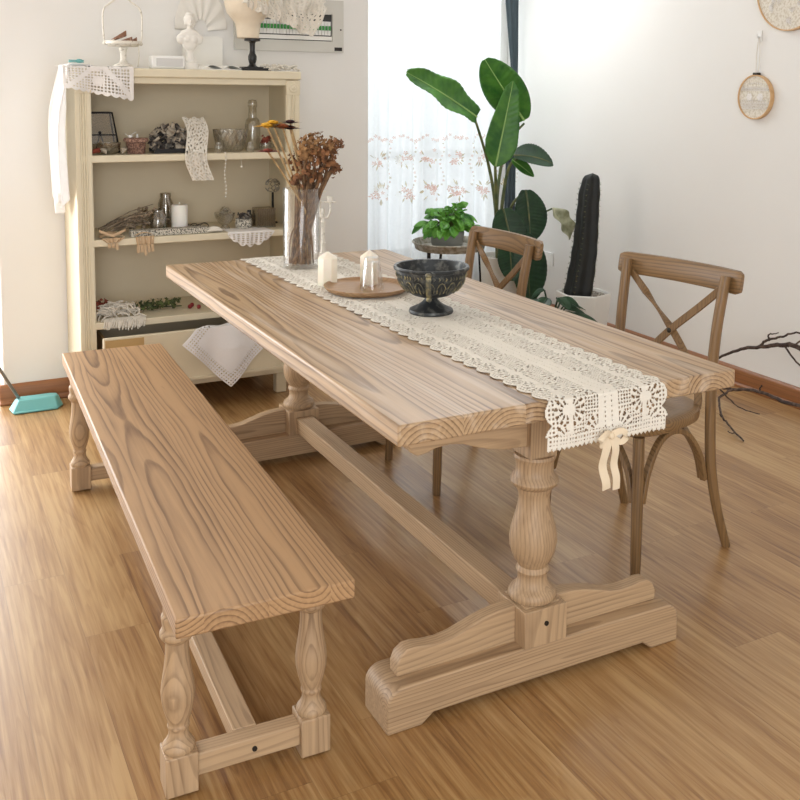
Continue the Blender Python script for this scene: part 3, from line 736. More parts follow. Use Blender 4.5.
# paper pages and card behind
def page(u, t, s): return (s*u*.10, (t-.5)*.11, .004+.02*sin(pi*min(1, u*1.05))*(1-.3*u))
m = MB().sheet(lambda u, t: page(u, t, 1), 14, 6).sheet(lambda u, t: page(u, t, -1), 14, 6)
m.box(-.10,.10,-.056,.056,0,.004)
tag(m.build('open_book', M['paper'], None, (-.062,2.705,ZK), solid=.0015, rz=.15), 'white open book with curling pages lying on the cabinet top', 'book')
tag(MB().prism([(-.115,0),(.075,0),(.075,.155),(.045,.165),(-.06,.16),(-.115,.14)], 0, .006).build('white_card', M['paper'], None, (-.04,2.965,ZK)), 'plain white board leaning on the wall behind the bust', 'board')
def fan_lace(u, t):
    a = math.radians(lerp(178, 4, u)); r = lerp(.05, .20, t)+.006*abs(sin(u*22))
    return (-.02+r*cos(a)*.62, 3.006-.004*sin(u*40)-.003, 1.70+r*sin(a)*1.05)
m = MB().sheet(fan_lace, 80, 40)
tag(m.build('lace_collar', M['plaster'], None, (-.035,.0105,0), solid=.002, sharp=80), 'cream fan shaped lace collar hung on the wall behind the plaster bust', 'lace')
f = thing('hat_form', 'cream cloth hat form on a black turned wooden stand atop the cabinet', 'hat form', (.098,2.70,ZK))
m = MB().box(-.064,.072,-.05,.05,0,.012); m.box(-.05,.058,-.04,.04,.012,.018)
m.lathe([(.026,.018),(.018,.024),(.014,.032),(.019,.05),(.02,.066),(.014,.08),(.012,.095),(.013,.125),(.016,.132),(.036,.136),(.037,.145),(.034,.147),(0,.147)], 24)
m.build('turned_stand', M['black'], f)
MB().lathe([(.046,.147),(.050,.150),(.053,.19),(.058,.215),(.074,.235),(.094,.26),(.105,.30),(.105,.34),(.09,.38),(.05,.40),(0,.405)], 32, Matrix.Translation((-.02,0,0)) ).build('padded_head', M['formcloth'], f)
def drape(u, t):     # lace thrown over the form, trailing to the right
    xu = interp([0,.25,.5,.75,1],[-.118,-.04,.06,.16,.34], u)
    top = interp([0,.25,.5,.75,1],[.395,.43,.425,.40,.345], u)
    low = interp([-.118,-.05,.05,.138,.21,.267,.29,.34],[.335,.27,.232,.208,.175,.158,.20,.285], xu)
    fold = .014*sin(u*34+t*5)+.008*sin(u*71)
    y = -.116+.05*(1-t)**2+fold+interp([0,.3,.6,1],[.03,.0,.04,.06], u)
    return (xu+.01*sin(t*9), y, lerp(top, low+.008*abs(sin(u*50)), t))
m = MB().sheet(drape, 220, 90, lambda u, t: t > .94 or not (sin(u*230+4*sin(t*20)) > .6 and sin(t*90) > .4))
tag(m.build('lace_shawl', M['lace'], None, (.098,2.70,ZK), solid=.0018, sharp=80), 'cream lace shawl draped over the hat form and trailing to the right', 'lace')
m = MB(); rr = random.Random(5)
for i in range(16):
    x = lerp(.15,.30,i/15); p = [(x+rr.uniform(-.03,.03), rr.uniform(-.02,.02), .006+rr.random()*.02) for q in range(5)]
    if i > 12: p = [(.297+rr.random()*.012, rr.uniform(-.02,.015), .01-q*.014) for q in range(4)]
    m.tube(smooth_path(p,4), .0035, 6)
for i in range(70):
    x = rr.uniform(.14,.305); m.ball((x, rr.uniform(-.03,.03), .008+rr.random()*.022), (.007,.005,.004), 6, 4)
tag(m.build('trim_garland', M['lace'], None, (0,2.66,ZK)), 'bunched cream lace trim on the right end of the cabinet top', 'garland')

# ---------------- breaker box on the wall
e = thing('breaker_box', 'flat grey electrical breaker box with a window of green switches on the wall', 'breaker box', (.395,YB,1.62))
m = MB(); Y0 = -.022
for x0,x1,z0,z1 in ((-.29,.278,0,.055),(-.29,.278,.19,.262),(-.29,-.2,.055,.19),(.218,.278,.055,.19)): m.box(x0,x1,Y0,0,z0,z1)
m.build('cover_frame', M['panelgrey'], e)
MB().box(-.2,.218,-.006,-.001,.055,.19).build('recess', M['dark'], e)
m = MB()
for i in range(24): m.box(-.195+i*.017,-.180+i*.017,-.014,-.006,.085,.155)
m.build('breakers', M['white'], e, bevel=.001)
m = MB()
for i in range(24): m.box(-.193+i*.017,-.182+i*.017,-.020,-.012,.11,.132)
m.build('green_switches', M['green'], e)
MB().box(-.2,.218,-.012,-.006,.06,.08).build('label_strip', M['paper'], e)
MB().box(.228,.27,Y0-.001,Y0,.008,.026).build('maker_plate', M['black'], e)
MB().lathe([(.004,0),(.004,.003),(0,.003)], 10, Matrix.Translation((.262,Y0,.115)) @ Matrix.Rotation(pi/2,4,'X')).build('lock', M['black'], e)
# ------------------------------------------------------------------ first shelf (upper)
Z1, Z2, Z3 = 1.1435, .7835, .4255
l = thing('glass_terrarium', 'dark metal framed glass terrarium box in the left corner of the upper shelf', 'terrarium', (-.555,2.83,Z1))
P0 = [(-.062,-.05),(.07,-.05),(.07,.05),(-.062,.05)]; P1 = [(-.062,-.03),(.045,-.03),(.045,.03),(-.062,.03)]
m = MB(); H = .175
for i in range(4):
    j = (i+1) % 4
    for a, b2 in (((*P0[i],.004),(*P0[j],.004)),((*P1[i],H),(*P1[j],H)),((*P0[i],.004),(*P1[i],H))): m.tube([a,b2], .004, 6)
m.tube([(-.062,-.042,H*.45),(.06,-.042,H*.45)], .003, 6); m.tube([(-.01,-.036,H*.5),(-.03,-.05,.004)], .003, 6); m.tube([(-.01,-.036,H*.5),(.015,-.05,.004)], .003, 6)
m.ball((-.01,-.037,H*.5), .008, 8, 6)
m.build('metal_frame', M['iron'], l)
m = MB()
for i in range(4):
    j = (i+1) % 4; m.add([(*P0[i],.004),(*P0[j],.004),(*P1[j],H),(*P1[i],H)], [(0,1,2,3)])
m.build('panes', M['smoke'], l)
m = MB(); m.lathe([(0,0),(.03,0),(.048,.02),(.052,.05),(.048,.05),(.044,.022),(.028,.004),(0,.004)], 20)
gb = m.build('glass_bowl', M['smoke'], None, (-.545,2.70,Z1)); tag(gb, 'small dusty glass bowl in front of the dark framed terrarium', 'bowl')
for i, (x, y, mm, lab) in enumerate([(-.605,2.66,'red','reddish dried petal lying at the left end of the upper shelf'),(-.490,2.655,'potl','pale dried leaf curl lying between the glass bowl and the wicker basket'),(-.575,2.645,'potl','pale dried leaf curl lying left of the small dusty glass bowl')]):
    tag(MB().sheet(lambda u,t: ((t-.5)*.04,(u-.5)*.03*sin(pi*t),.004+.016*abs(u-.5)*2+.01*t), 6, 8).build('dried_petal', M[mm], None, (x,y,Z1), solid=.002, rz=i), lab, 'petal')
b2 = thing('wicker_basket', 'small round pinkish wicker basket with a flat lid and white bow bird on top', 'basket', (-.430,2.70,Z1))
m = MB()
for q in range(9): m.lathe([(.036+q*.0006,q*.006),(.040+q*.0006,q*.006+.003),(.036+q*.0006,q*.006+.006)], 26, None, False)
m.lathe([(0,0),(.037,0),(.037,.054),(0,.054)], 26); m.build('body', M['wicker'], b2)
MB().lathe([(.040,.052),(.052,.053),(.053,.062),(.050,.068),(0,.070)], 26).build('lid', M['wicker'], b2)
m = MB(); m.sheet(lambda u,t: (-.03+.028*t,-.012+(u-.5)*.03*t,.076+.02*t), 4, 5).sheet(lambda u,t: (-.03-.018*t,-.012+(u-.5)*.024*t,.074+.014*t), 4, 5); m.ball((-.026,-.012,.076), (.010,.006,.006), 8, 6)
m.lathe([(.004,.068),(.004,.084),(0,.086)], 8, Matrix.Translation((.006,0,0)))
m.build('paper_bird', M['paper'], b2, solid=.0015)
p = thing('potpourri_tray', 'dark tray heaped with curled dried leaves left of the hanging lace on the upper shelf', 'tray', (-.285,2.72,Z1))
MB().box(-.075,.075,-.05,.05,0,.006).box(-.075,.075,-.05,-.045,.006,.02).box(-.075,.075,.045,.05,.006,.02).build('tray', M['black'], p)
rr = random.Random(21); m1 = MB(); m2 = MB()
for i in range(90):
    x = rr.uniform(-.07,.085); h = .125*(1-abs((x-.01)/.1)**2*.7); z = rr.uniform(.012, max(.03,h)); y = rr.uniform(-.045,.045)*(1-z/.2)
    R = Matrix.Translation((x,y,z)) @ Matrix.Rotation(rr.uniform(0,6.3),4,'Z') @ Matrix.Rotation(rr.uniform(-1.2,1.2),4,'X') @ Matrix.Rotation(rr.uniform(-1,1),4,'Y')
    w_, l_ = rr.uniform(.014,.024), rr.uniform(.03,.055)
    (m1 if rr.random() < .55 else m2).sheet(lambda u,t: ((u-.5)*w_*2*sin(pi*(.05+.9*t)), (t-.5)*l_, .012*abs(u-.5)*2*abs(u-.5)*2+.008*t*t), 4, 5, None, R)
o = m1.build('dark_leaves', M['potp'], p, solid=.0012); o['kind'] = 'stuff'
o = m2.build('pale_leaves', M['potl'], p, solid=.0012); o['kind'] = 'stuff'
def strip_(u, t):
    s = t*.34
    x = lerp(-.232,-.135,u)+.012*sin(t*7)+.012*(t-.4)*0
    if s < .19: return (x+.01, 2.64-.0*s+.09*(1-s/.19), Z1+.155*(1-s/.19)**.8+.004*sin(u*14))
    hz = s-.19
    return (x+.015*hz/.15, 2.604-.004*sin(u*13), Z1+.004-hz*.82)
tag(MB().sheet(strip_, 44, 130, lambda u,t: not (sin(u*46+3*sin(t*30)) > .25 and sin(t*100+2*sin(u*20)) > .2) or u < .05 or u > .95).build('lace_strip', M['lace'], solid=.002, sharp=80), 'strip of cream lace hanging over the front edge of the upper shelf', 'lace')
c = thing('glass_caddy', 'wide pressed glass basket bowl beside the tall bottle on the upper shelf', 'bowl', (.0,2.73,Z1))
MB().lathe([(0,0),(.05,0),(.066,.02),(.074,.06),(.078,.10),(.074,.10),(.068,.06),(.058,.022),(0,.006)], 30).build('bowl_wall', M['cutglass'], c)
m = MB()
for kx in range(20):
    a = 2*pi*kx/20
    m.tube([(.055*cos(a),.055*sin(a),.012),(.075*cos(a+.3),.075*sin(a+.3),.07),(.0785*cos(a),.0785*sin(a),.10)], .002, 5)
    m.tube([(.055*cos(a),.055*sin(a),.012),(.075*cos(a-.3),.075*sin(a-.3),.07),(.0785*cos(a),.0785*sin(a),.10)], .002, 5)
m.build('cut_ribs', M['cutglass'], c)
rr = random.Random(9)
for i, (x, y, z, r) in enumerate([(-.075,2.66,Z1,.02),(.07,2.655,Z1,.018)]):
    tag(MB().lathe([(0,0),(r*.8,0),(r,.01),(r,.03),(r*.7,.036),(r*.7,.045),(0,.046)], 14).build('glass_stopper_jar', M['cutglass'], None, (x,y,z)), ['tiny cut glass jar at the left foot of the glass basket bowl','tiny cut glass jar at the right foot of the glass basket bowl'][i], 'jar')
tag(MB().lathe([(0,0),(.033,0),(.036,.005),(.036,.12),(.030,.142),(.020,.152),(.0185,.20),(.022,.205),(.022,.222),(.018,.235),(0,.238)], 26).build('glass_bottle', M['cutglass'], None, (.128,2.80,Z1)), 'tall clear glass bottle with round shoulders at the right of the upper shelf', 'bottle')
m = MB().lathe([(0,0),(.025,0),(.032,.015),(.030,.035),(.026,.035),(.024,.01),(0,.006)], 18)
q = m.build('dried_flower_pot', M['cutglass'], None, (.172,2.74,Z1)); tag(q, 'small glass dish of faded petals at the right end of the upper shelf', 'dish')
m = MB(); petals(m, (0,0,.045), 16, .03, .5, seed=44); m.build('petal_heap', M['red'], q, sharp=180)
m = MB(); rr = random.Random(3); x = -.07; z = Z1-.005
pts = [(-.062+.003*sin(i*.8), 2.603, Z1+.002-.0165*i) for i in range(13)]
m.tube(pts, .0008, 5)
for p_ in pts: m.ball(p_, .0042, 8, 6)
m.tube([(.01,2.602,Z1+.002),(.012,2.601,Z1-.06)], .0008, 5); m.ball((.012,2.601,Z1-.062), .0055, 8, 6)
tag(m.build('bead_string', M['pearl']), 'thin string of pale beads hanging below the edge of the upper shelf', 'beads')

# ------------------------------------------------------------------ second shelf (middle)
m = MB(); rr = random.Random(14)
for i in range(22):
    x = -.585+rr.random()*.10; a = rr.uniform(.1,.55); L_ = rr.uniform(.10,.24); y = 2.76+rr.uniform(-.06,.09)
    p0 = Vector((x,y,Z2+.008+rr.random()*.03)); d_ = Vector((cos(a),rr.uniform(-.25,.25),sin(a)*.75)).normalized()
    m.tube([p0, p0+d_*L_*.5+Vector((0,0,.012)), p0+d_*L_], [.003,.0025,.0012], 6)
    for q in range(4): m.ball(tuple(p0+d_*L_*rr.uniform(.4,1)+Vector((rr.uniform(-.008,.008),0,rr.uniform(-.008,.008)))), (.008,.006,.006), 6, 4)
tag(m.build('dried_twig_bundle', M['twig']), 'grey bundle of dried twigs and seed heads leaning along the middle shelf', 'twigs')
g = MB().lathe([(0,0),(.017,0),(.019,.004),(.019,.05),(.012,.062),(.010,.075),(.014,.08),(.014,.10),(0,.102)], 18)
tag(g.build('glass_vial', M['smoke'], None, (-.365,2.86,Z2)), 'narrow smoky glass vial among the twigs on the middle shelf', 'vial')
def glove(m, w_, l_, fingers, fr):
    def top(u,t): return ((u-.5)*w_, .05*(1-t)-.0, .006+.018*sin(pi*u)*(1-t*.4))
    m.sheet(top, 12, 8)
    m.sheet(lambda u,t: ((u-.5)*w_*(1-fr*t), -.006*sin(u*19)-.003*t-.014, .004-t*l_), 16, 8)
    n = fingers
    for i in range(n):
        x0 = lerp(-.5,.5,(i+.5)/n)*w_*(1-fr); ll = l_*(.75+.5*sin(i*2.1+.6)**2)
        m.bar([(x0,-.014,-l_*.95),(x0*1.05,-.018,-l_-ll*.5),(x0*1.1+.002,-.015,-l_-ll)], w_*(1-fr)/n*.72, .004, (1,0,0))
m = MB(); glove(m, .078, .035, 5, .1)
tag(m.build('knit_glove', M['beige'], None, (-.418,2.622,Z2+.002), solid=.002), 'beige knitted glove with fingers hanging over the middle shelf edge', 'glove')
m = MB(); glove(m, .10, .02, 3, .55)
m.sheet(lambda u,t: (-.055+.11*u, -.01, .006+.024*abs(u-.5)*2+.012*t), 10, 4)
tag(m.build('draped_cloth', M['beige'], None, (-.552,2.622,Z2+.002), solid=.002), 'beige pointed scrap of cloth draped over the left end of the middle shelf', 'cloth')
tag(MB().box(-.17,.17,-.03,.03,0,.026).build('patterned_box', M['print'], None, (-.300,2.664,Z2+.0005), rz=.0, bevel=.002), 'long flat box with a dark printed border under the jars on the middle shelf', 'box')
def jar(x, y, r, h, lab, seed):
    j = thing('glass_jar', lab, 'jar', (x,y,Z2+.0005))
    MB().lathe([(0,0),(r*.9,0),(r,.006),(r,h*.72),(r*.72,h*.86),(r*.72,h),(r*.66,h),(r*.66,h*.86),(r*.92,h*.70),(r*.92,.008),(0,.006)], 22).build('jar_wall', M['smoke'], j)
    m = MB(); rr = random.Random(seed)
    for q in range(16): m.ball((rr.uniform(-r,r)*.5, rr.uniform(-r,r)*.5, .012+rr.random()*h*.5), (r*.36,r*.3,r*.3), 7, 5)
    m.build('shells', M['potl'], j)
jar(-.335,2.735,.036,.105,'squat glass jar filled with pale shells left of the white candle', 1)
jar(-.275,2.84,.034,.165,'taller glass jar filled with pale shells behind the white candle', 2)
tag(MB().lathe([(.034,0),(.036,.003),(.036,.118),(.033,.122),(.004,.123),(.002,.133),(0,.133)], 28).build('white_pillar_candle', M['waxw'], None, (-.237,2.735,Z2+.0005)), 'plain white pillar candle standing on the middle shelf', 'candle')
s = thing('spectacles', 'folded thin wire spectacles lying right of the white candle', 'spectacles', (-.158,2.70,Z2+.002))
m = MB()
for q in (-1,1): m.tube([(q*.024+.019*cos(a*pi/10), 0, .02+.016*sin(a*pi/10)) for a in range(21)], .0016, 6)
m.tube([(-.006,0,.024),(0,0,.028),(.006,0,.024)], .0016, 6); m.tube([(-.044,0,.024),(-.04,.06,.026),(.02,.07,.012)], .0016, 6); m.tube([(.044,0,.024),(.04,.065,.026),(-.02,.075,.012)], .0016, 6)
m.build('wire_frame', M['iron'], s)
m = MB()
for q in (-1,1): m.add([(q*.024+.019*cos(a*pi/8), 0, .02+.016*sin(a*pi/8)) for a in range(16)], [tuple(range(16))])
m.build('lenses', M['smoke'], s)
m = MB().sheet(lambda u,t: ((t-.5)*.07,(u-.5)*.05,.006+.022*sin(pi*t)*sin(pi*u)+.006*sin(9*u)), 10, 10)
tag(m.build('seashell', M['lace'], None, (-.103,2.655,Z2), solid=.004), 'cream seashell lying at the shelf front right of the patterned box', 'shell')
g = thing('glass_sundae_bowl', 'pressed glass footed bowl holding glass pieces on the middle shelf', 'bowl', (-.028,2.74,Z2))
MB().lathe([(0,0),(.024,0),(.022,.006),(.012,.014),(.03,.03),(.044,.055),(.048,.075),(.044,.075),(.038,.055),(.02,.032),(0,.028)], 24).build('bowl_wall', M['cutglass'], g)
m = MB(); rr = random.Random(2)
for q in range(9): m.ball((rr.uniform(-.022,.022),rr.uniform(-.022,.022),.06+rr.random()*.04), rr.uniform(.010,.016), 6, 4)
m.build('glass_pieces', M['cutglass'], g, sharp=5)
g = thing('trinket_pot', 'round embossed pale trinket pot heaped with dark sprigs on the middle shelf', 'pot', (.055,2.72,Z2))
MB().lathe([(0,0),(.032,0),(.039,.01),(.040,.03),(.036,.042),(.038,.046),(.033,.046),(.031,.03),(0,.02)], 24).build('pot', M['print'], g)
m = MB(); petals(m, (0,0,.055), 26, .03, .6, seed=8); m.build('sprigs', M['potp'], g, sharp=180)
tag(MB().lathe([(0,0),(.013,0),(.014,.05),(.009,.06),(.009,.075),(0,.076)], 14).build('dark_bottle', M['black'], None, (.105,2.79,Z2)), 'tiny dark bottle between the trinket pot and the square glass holder', 'bottle')
g = MB()
g.prism([(-.044,-.04),(.044,-.04),(.044,.04),(-.044,.04)], 0, .006, 'xy')
for x0,x1,y0,y1 in ((-.044,.044,-.04,-.035),(-.044,.044,.035,.04),(-.044,-.039,-.035,.035),(.039,.044,-.035,.035)): g.box(x0,x1,y0,y1,.006,.09)
for q in range(8): g.lathe([(.0035,.004),(.0035,.088)], 6, Matrix.Translation((-.038+q*.0109,-.041,0)))
tag(g.build('glass_candle_holder', M['smoke'], None, (.157,2.73,Z2+.0005)), 'square ribbed glass candle holder at the right end of the middle shelf', 'candle holder')
f = thing('wire_flower_stand', 'dark wire ball ornament on a stem in the right corner of the middle shelf', 'ornament', (.238,2.84,Z2))
MB().lathe([(0,0),(.024,0),(.022,.006),(.006,.012),(.006,.05),(.010,.06),(.006,.07),(.005,.15)], 16).build('stem', M['iron'], f)
m = MB(); rr = random.Random(6)
for q in range(16):
    a, b_ = rr.uniform(0,6.28), rr.uniform(-1.3,1.3); c_ = Vector((cos(a)*cos(b_), sin(a)*cos(b_), sin(b_)))*.034+Vector((0,0,.182)); n_ = (c_-Vector((0,0,.182))).normalized(); e1 = n_.orthogonal().normalized(); e2 = n_.cross(e1)
    m.tube([c_+e1*.011*cos(w_*pi/5)+e2*.011*sin(w_*pi/5) for w_ in range(11)], .0018, 5)
m.build('wire_ball', M['zinc'], f)
def scallop(u, t):
    x = lerp(-.060,.160,u); s = t*.19
    if s < .11: return (x*(.9)+.005, 2.72-s, Z2+.0015)
    return (x*(1-.1*(s-.11)/.08)+.005, 2.603-.006*sin(u*19)*(s-.11)/.08-.003, Z2-(s-.11)*.9)
def scal_keep(u, t):
    lim = .62+.38*(sin(pi*u)**.6)*(.78+.22*abs(sin(pi*u*5)))
    if t > lim: return False
    if t > lim-.035: return True
    return not (t > .60 and sin(u*5*pi*4) > .1 and sin(t*110) > .1)
tag(MB().sheet(scallop, 100, 70, scal_keep).build('scalloped_doily', M['wlace'], solid=.0015, sharp=80), 'white scalloped doily hanging over the right part of the middle shelf', 'doily')

# ------------------------------------------------------------------ third shelf (lowest) and the drawer
rr = random.Random(31); m = MB()
for i in range(95):
    x = lerp(-.615,-.44,rr.random()); z = Z3+.006+rr.random()*.055*(1-((x+.525)/.1)**2*.6); y = rr.uniform(2.63,2.74)
    a = rr.uniform(0,6.28); p0 = Vector((x,y,z)); d_ = Vector((cos(a)*.028, rr.uniform(-.008,.008), sin(a)*.012))
    m.tube(smooth_path([p0-d_, p0+Vector((0,0,.009)), p0+d_],3), .003, 5)
for i in range(26):
    x = lerp(-.60,-.43,i/25); m.tube(smooth_path([(x,2.63,Z3+.01),(x+.006,2.604,Z3+.002),(x+.008*sin(i),2.601,Z3-.022-.02*rr.random())],3), .003, 5)
    if i < 25: m.tube([(x,2.601,Z3-.012),(x+.0035,2.600,Z3-.03),(x+.007,2.601,Z3-.012)], .002, 5)
tag(m.build('lace_bundle', M['lace']), 'heap of cream lace trim spilling over the left of the lowest shelf', 'lace')
m = MB(); petals(m, (-.585,2.78,Z3+.035), 30, .045, .6, seed=12)
tag(m.build('dried_rose_heap', M['red'], sharp=180), 'faded reddish dried blossoms behind the lace on the lowest shelf', 'dried flower')
m = MB(); rr = random.Random(16)
for i in range(8):
    x = -.42+i*.023; petals(m, (x, 2.75+rr.uniform(-.03,.03), Z3+.028), 13, .026, .6, seed=60+i)
m.tube(smooth_path([(-.43,2.75,Z3+.01),(-.33,2.76,Z3+.012),(-.23,2.75,Z3+.01)],6), .003, 6)
tag(m.build('moss_garland', M['moss'], sharp=180), 'green and brown dried leaf garland along the lowest shelf', 'garland')
for i, (x, y) in enumerate([(-.20,2.72),(-.183,2.75),(-.165,2.70)]):
    tag(MB().ball((0,0,.010), .010, 12, 8).build('dried_berry', M['berry'], None, (x,y,Z3)), 'dark red berry on the lowest shelf right of the green garland', 'berry', 'red berries on the lowest shelf')
# handkerchief over the drawer front
def hank(u, t):
    # square cloth hung cornerwise: p along the drawer, q down
    a = (u-.5)*.30; b_ = (t-.5)*.30
    p = (a-b_)*.7071; q = -(a+b_)*.7071                 # corner down
    x = -.075+p
    z = .373+.0035+.09 + (-q if False else 0)
    dd = .118-q - 0.0                                     # distance below the fold
    d_ = -q+.065
    if d_ < 0: return (x, 2.538-d_*.25 , .3755+.004*sin(p*50)-d_*0)
    return (x+.02*d_*sin(p*30), 2.529-.012*(1+sin(p*34+1))*min(1, d_/.1)-.002, .3755-d_)
def hank_keep(u, t):
    e = min(u, 1-u, t, 1-t)
    if e < .018*(abs(sin(pi*u*14))*abs(sin(pi*t*14))) : return False
    if e < .15 and e > .02: return not (sin(u*150) > .15 and sin(t*150) > .15)
    return True
tag(MB().sheet(hank, 130, 130, hank_keep).build('lace_handkerchief', M['linen'], solid=.0012, sharp=80), 'white handkerchief with a lace border hanging over the drawer front', 'handkerchief')
# ------------------------------------------------------------------ window bay: curtains
def pleat(x): return .030*sin(x*30)+.020*sin(x*73+1)+.03*sin(x*9)
def curt(u, t):
    x = lerp(XC+.015, 2.075, u); return (x, 3.74+pleat(x)*(.5+.5*t)+.0, lerp(2.62, .015, t))
cu = thing('sheer_curtain', 'white sheer floor length curtain with pink flower embroidery in front of the window', 'curtain', (0,0,0))
MB().sheet(curt, 260, 24).build('voile_panel', M['curtain'], cu, sharp=80)
m1 = MB(); m2 = MB(); rr = random.Random(41)
def on_c(x, z): return Vector((x, 3.74+pleat(x)*(.5+.5*(2.62-z)/2.6)-.006, z))
def blossom(m, x, z, r, n=5):
    a0 = rr.uniform(0,6.28); c_ = on_c(x, z)
    for k in range(n):
        a = a0+2*pi*k/n
        def q(rr_, da): return on_c(x+rr_*cos(a+da), z+rr_*sin(a+da))
        m.add([c_, q(r*.65,-.42), q(r,0), q(r*.65,.42)], [(0,1,2,3)])
def sprig(x, z, s):
    for k in range(7): blossom(m1, x+rr.gauss(0,.026)*s, z+rr.gauss(0,.022)*s, rr.uniform(.011,.02)*s)
    for k in range(9):
        a = rr.uniform(0,6.28); r0, r1 = .028*s, rr.uniform(.05,.072)*s
        p, q = on_c(x+r0*cos(a), z+r0*sin(a)), on_c(x+r1*cos(a), z+r1*sin(a)); n_ = Vector((-(q-p).z,0,(q-p).x))*.16
        m2.add([p, (p+q)/2+n_, q, (p+q)/2-n_], [(0,1,2,3)])
for i in range(6):
    x = 1.20+i*.185
    sprig(x, 1.005, .95)
    sprig(x+.02, .800, 1.15)
    for k in range(8): blossom(m1, x-.08+k*.02+rr.uniform(-.008,.008), 1.125+.018*sin(k*.45)+rr.uniform(-.012,.012), rr.uniform(.009,.016))
    for k in range(11):
        zz = .84+k*.026; blossom(m1 if k % 2 else m2, x+.092+.012*sin(k*.9), zz, rr.uniform(.006,.011))
m1.build('pink_flowers', M['pinkthread'], cu, sharp=180)['kind'] = 'stuff'
m2.build('olive_sprigs', M['olivethread'], cu, sharp=180)['kind'] = 'stuff'
def drp(u, t):
    z = lerp(2.62, .02, t); w_ = interp([0,.24,.40,.55,1],[.11,.074,.042,.055,.075], t); a = 2*pi*u
    return (interp([0,.24,.40,.55,1],[2.125,2.135,2.163,2.15,2.14], t)+w_*.5*cos(a)*(1+.16*sin(a*7)), 3.70+w_*.5*sin(a)*(1+.16*sin(a*7)), z)
tag(MB().sheet(drp, 56, 50).build('dark_drape', M['dgrey'], None, sharp=80), 'narrow slate grey drape gathered into the corner beside the sheer curtain', 'drape')

# ------------------------------------------------------------------ houseplants
def leaf(m, base, tip, width, nrm, sag=.1, cup=.25, nl=18, nw=8, shape=None, wave=0, ph=0, rib=None, vein=0):
    base, tip = Vector(base), Vector(tip); d = tip-base; L_ = d.length; d.normalize(); n_ = Vector(nrm); n_ = (n_-d*n_.dot(d)).normalized(); s = d.cross(n_)
    sh = shape or (lambda t: max(0, sin(pi*min(1, t*.92+.06))**.75*(1-.25*t)))
    def fn(u, t):
        w_ = sh(t)*width*.5; c = (u-.5)*2
        return tuple(base+d*t*L_+s*c*w_+n_*(-sag*L_*(t*t)*1+sag*L_*t*1.0+cup*abs(c)**1.4*w_+wave*sin(t*14+ph+c*2)*abs(c)+vein*sin(t*95-abs(c)*9)*min(1,abs(c)*4)))
    m.sheet(fn, nw, nl)
    mid = [fn(.5, i/10) for i in range(11)]
    (rib or m).tube([Vector(p)+n_*.0012 for p in mid], [lerp(.006,.0015,i/10)*max(.5,width/.18) for i in range(11)], 6)
b_ = thing('bird_of_paradise_plant', 'tall bird of paradise plant with paddle leaves in a white pot by the window', 'plant', (1.78,3.20,0))
def PL(p): return (p[0]-1.78, p[1]-3.2, p[2])
MB().lathe([(0,0),(.10,0),(.115,.02),(.135,.44),(.138,.46),(.128,.46),(.124,.43),(0,.43)], 36).build('pot', M['potw'], b_)
MB().lathe([(.001,.445),(.124,.432)], 24).build('soil', M['soil'], b_)
def stalk(pts, r0, r1, mm='stem'):
    p = smooth_path([PL(q) for q in pts], 6); n = len(p)
    MB().tube(p, [lerp(r0,r1,i/(n-1)) for i in range(n)], 8).build('stalk', M[mm], b_)
def lf(*a, mm='leaf', **kw):
    m = MB(); rb_ = MB(); leaf(m, PL(a[0]), PL(a[1]), *a[2:], rib=rb_, vein=.0016, nl=90, nw=14, **kw)
    o = m.build('leaf', M[mm], b_, solid=.002, sharp=70); rb_.build('midrib', M['rib' if mm == 'leaf' else 'stem'], o); return o
C0 = (1.75,3.2,.44)
stalk([C0,(1.722,3.19,.76),(1.66,3.18,1.02),(1.55,3.15,1.275)], .013, .007)
fold = lambda t: max(.05, sin(pi*min(1, t*.9+.08))**.6)*(1.0-.1*t)
lf((1.55,3.13,1.285),(1.085,3.10,1.53),.20,(.05,-.86,.45), sag=.10, cup=.35, shape=fold, wave=.012)
stalk([C0,(1.715,3.17,.78),(1.69,3.14,.93),(1.676,3.125,1.01)], .013, .008)
tri = lambda t: interp([0,.04,.14,.28,.5,.75,.92,1],[.12,.45,.85,1,.88,.62,.40,.05], t)
lf((1.675,3.12,1.0),(1.785,3.12,1.492),.195,(-.30,-.94,.10), sag=.05, cup=.25, shape=tri)
stalk([C0,(1.77,3.25,.80),(1.86,3.30,1.10),(1.985,3.30,1.24)], .013, .007)
oval = lambda t: max(.03, sin(pi*min(1,t*.96+.03))**.55)
lf((1.985,3.30,1.26),(1.70,3.30,1.62),.25,(-.5,-.75,-.35), sag=.12, cup=-.10, shape=oval)
stalk([C0,(1.78,3.20,.80),(1.80,3.16,1.00),(1.86,3.10,1.06)], .012, .007)
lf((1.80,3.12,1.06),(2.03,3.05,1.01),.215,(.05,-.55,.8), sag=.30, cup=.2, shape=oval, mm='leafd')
lf((1.80,3.14,1.035),(1.93,3.1,.935),.09,(-.3,-.6,.5), sag=.1, cup=.3)
stalk([C0,(1.80,3.15,.74),(1.86,3.10,.84)], .011, .007)
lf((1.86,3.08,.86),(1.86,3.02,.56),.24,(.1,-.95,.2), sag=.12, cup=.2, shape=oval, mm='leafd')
stalk([C0,(1.72,3.10,.66),(1.70,3.05,.74)], .011, .007)
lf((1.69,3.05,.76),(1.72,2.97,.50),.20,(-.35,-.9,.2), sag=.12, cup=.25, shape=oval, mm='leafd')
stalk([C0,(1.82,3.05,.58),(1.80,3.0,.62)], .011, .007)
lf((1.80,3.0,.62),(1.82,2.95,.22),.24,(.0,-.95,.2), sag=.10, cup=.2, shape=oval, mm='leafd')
lf((1.70,3.0,.60),(1.68,2.93,.36),.17,(-.2,-.95,.2), sag=.10, cup=.2, shape=oval, mm='leafd')
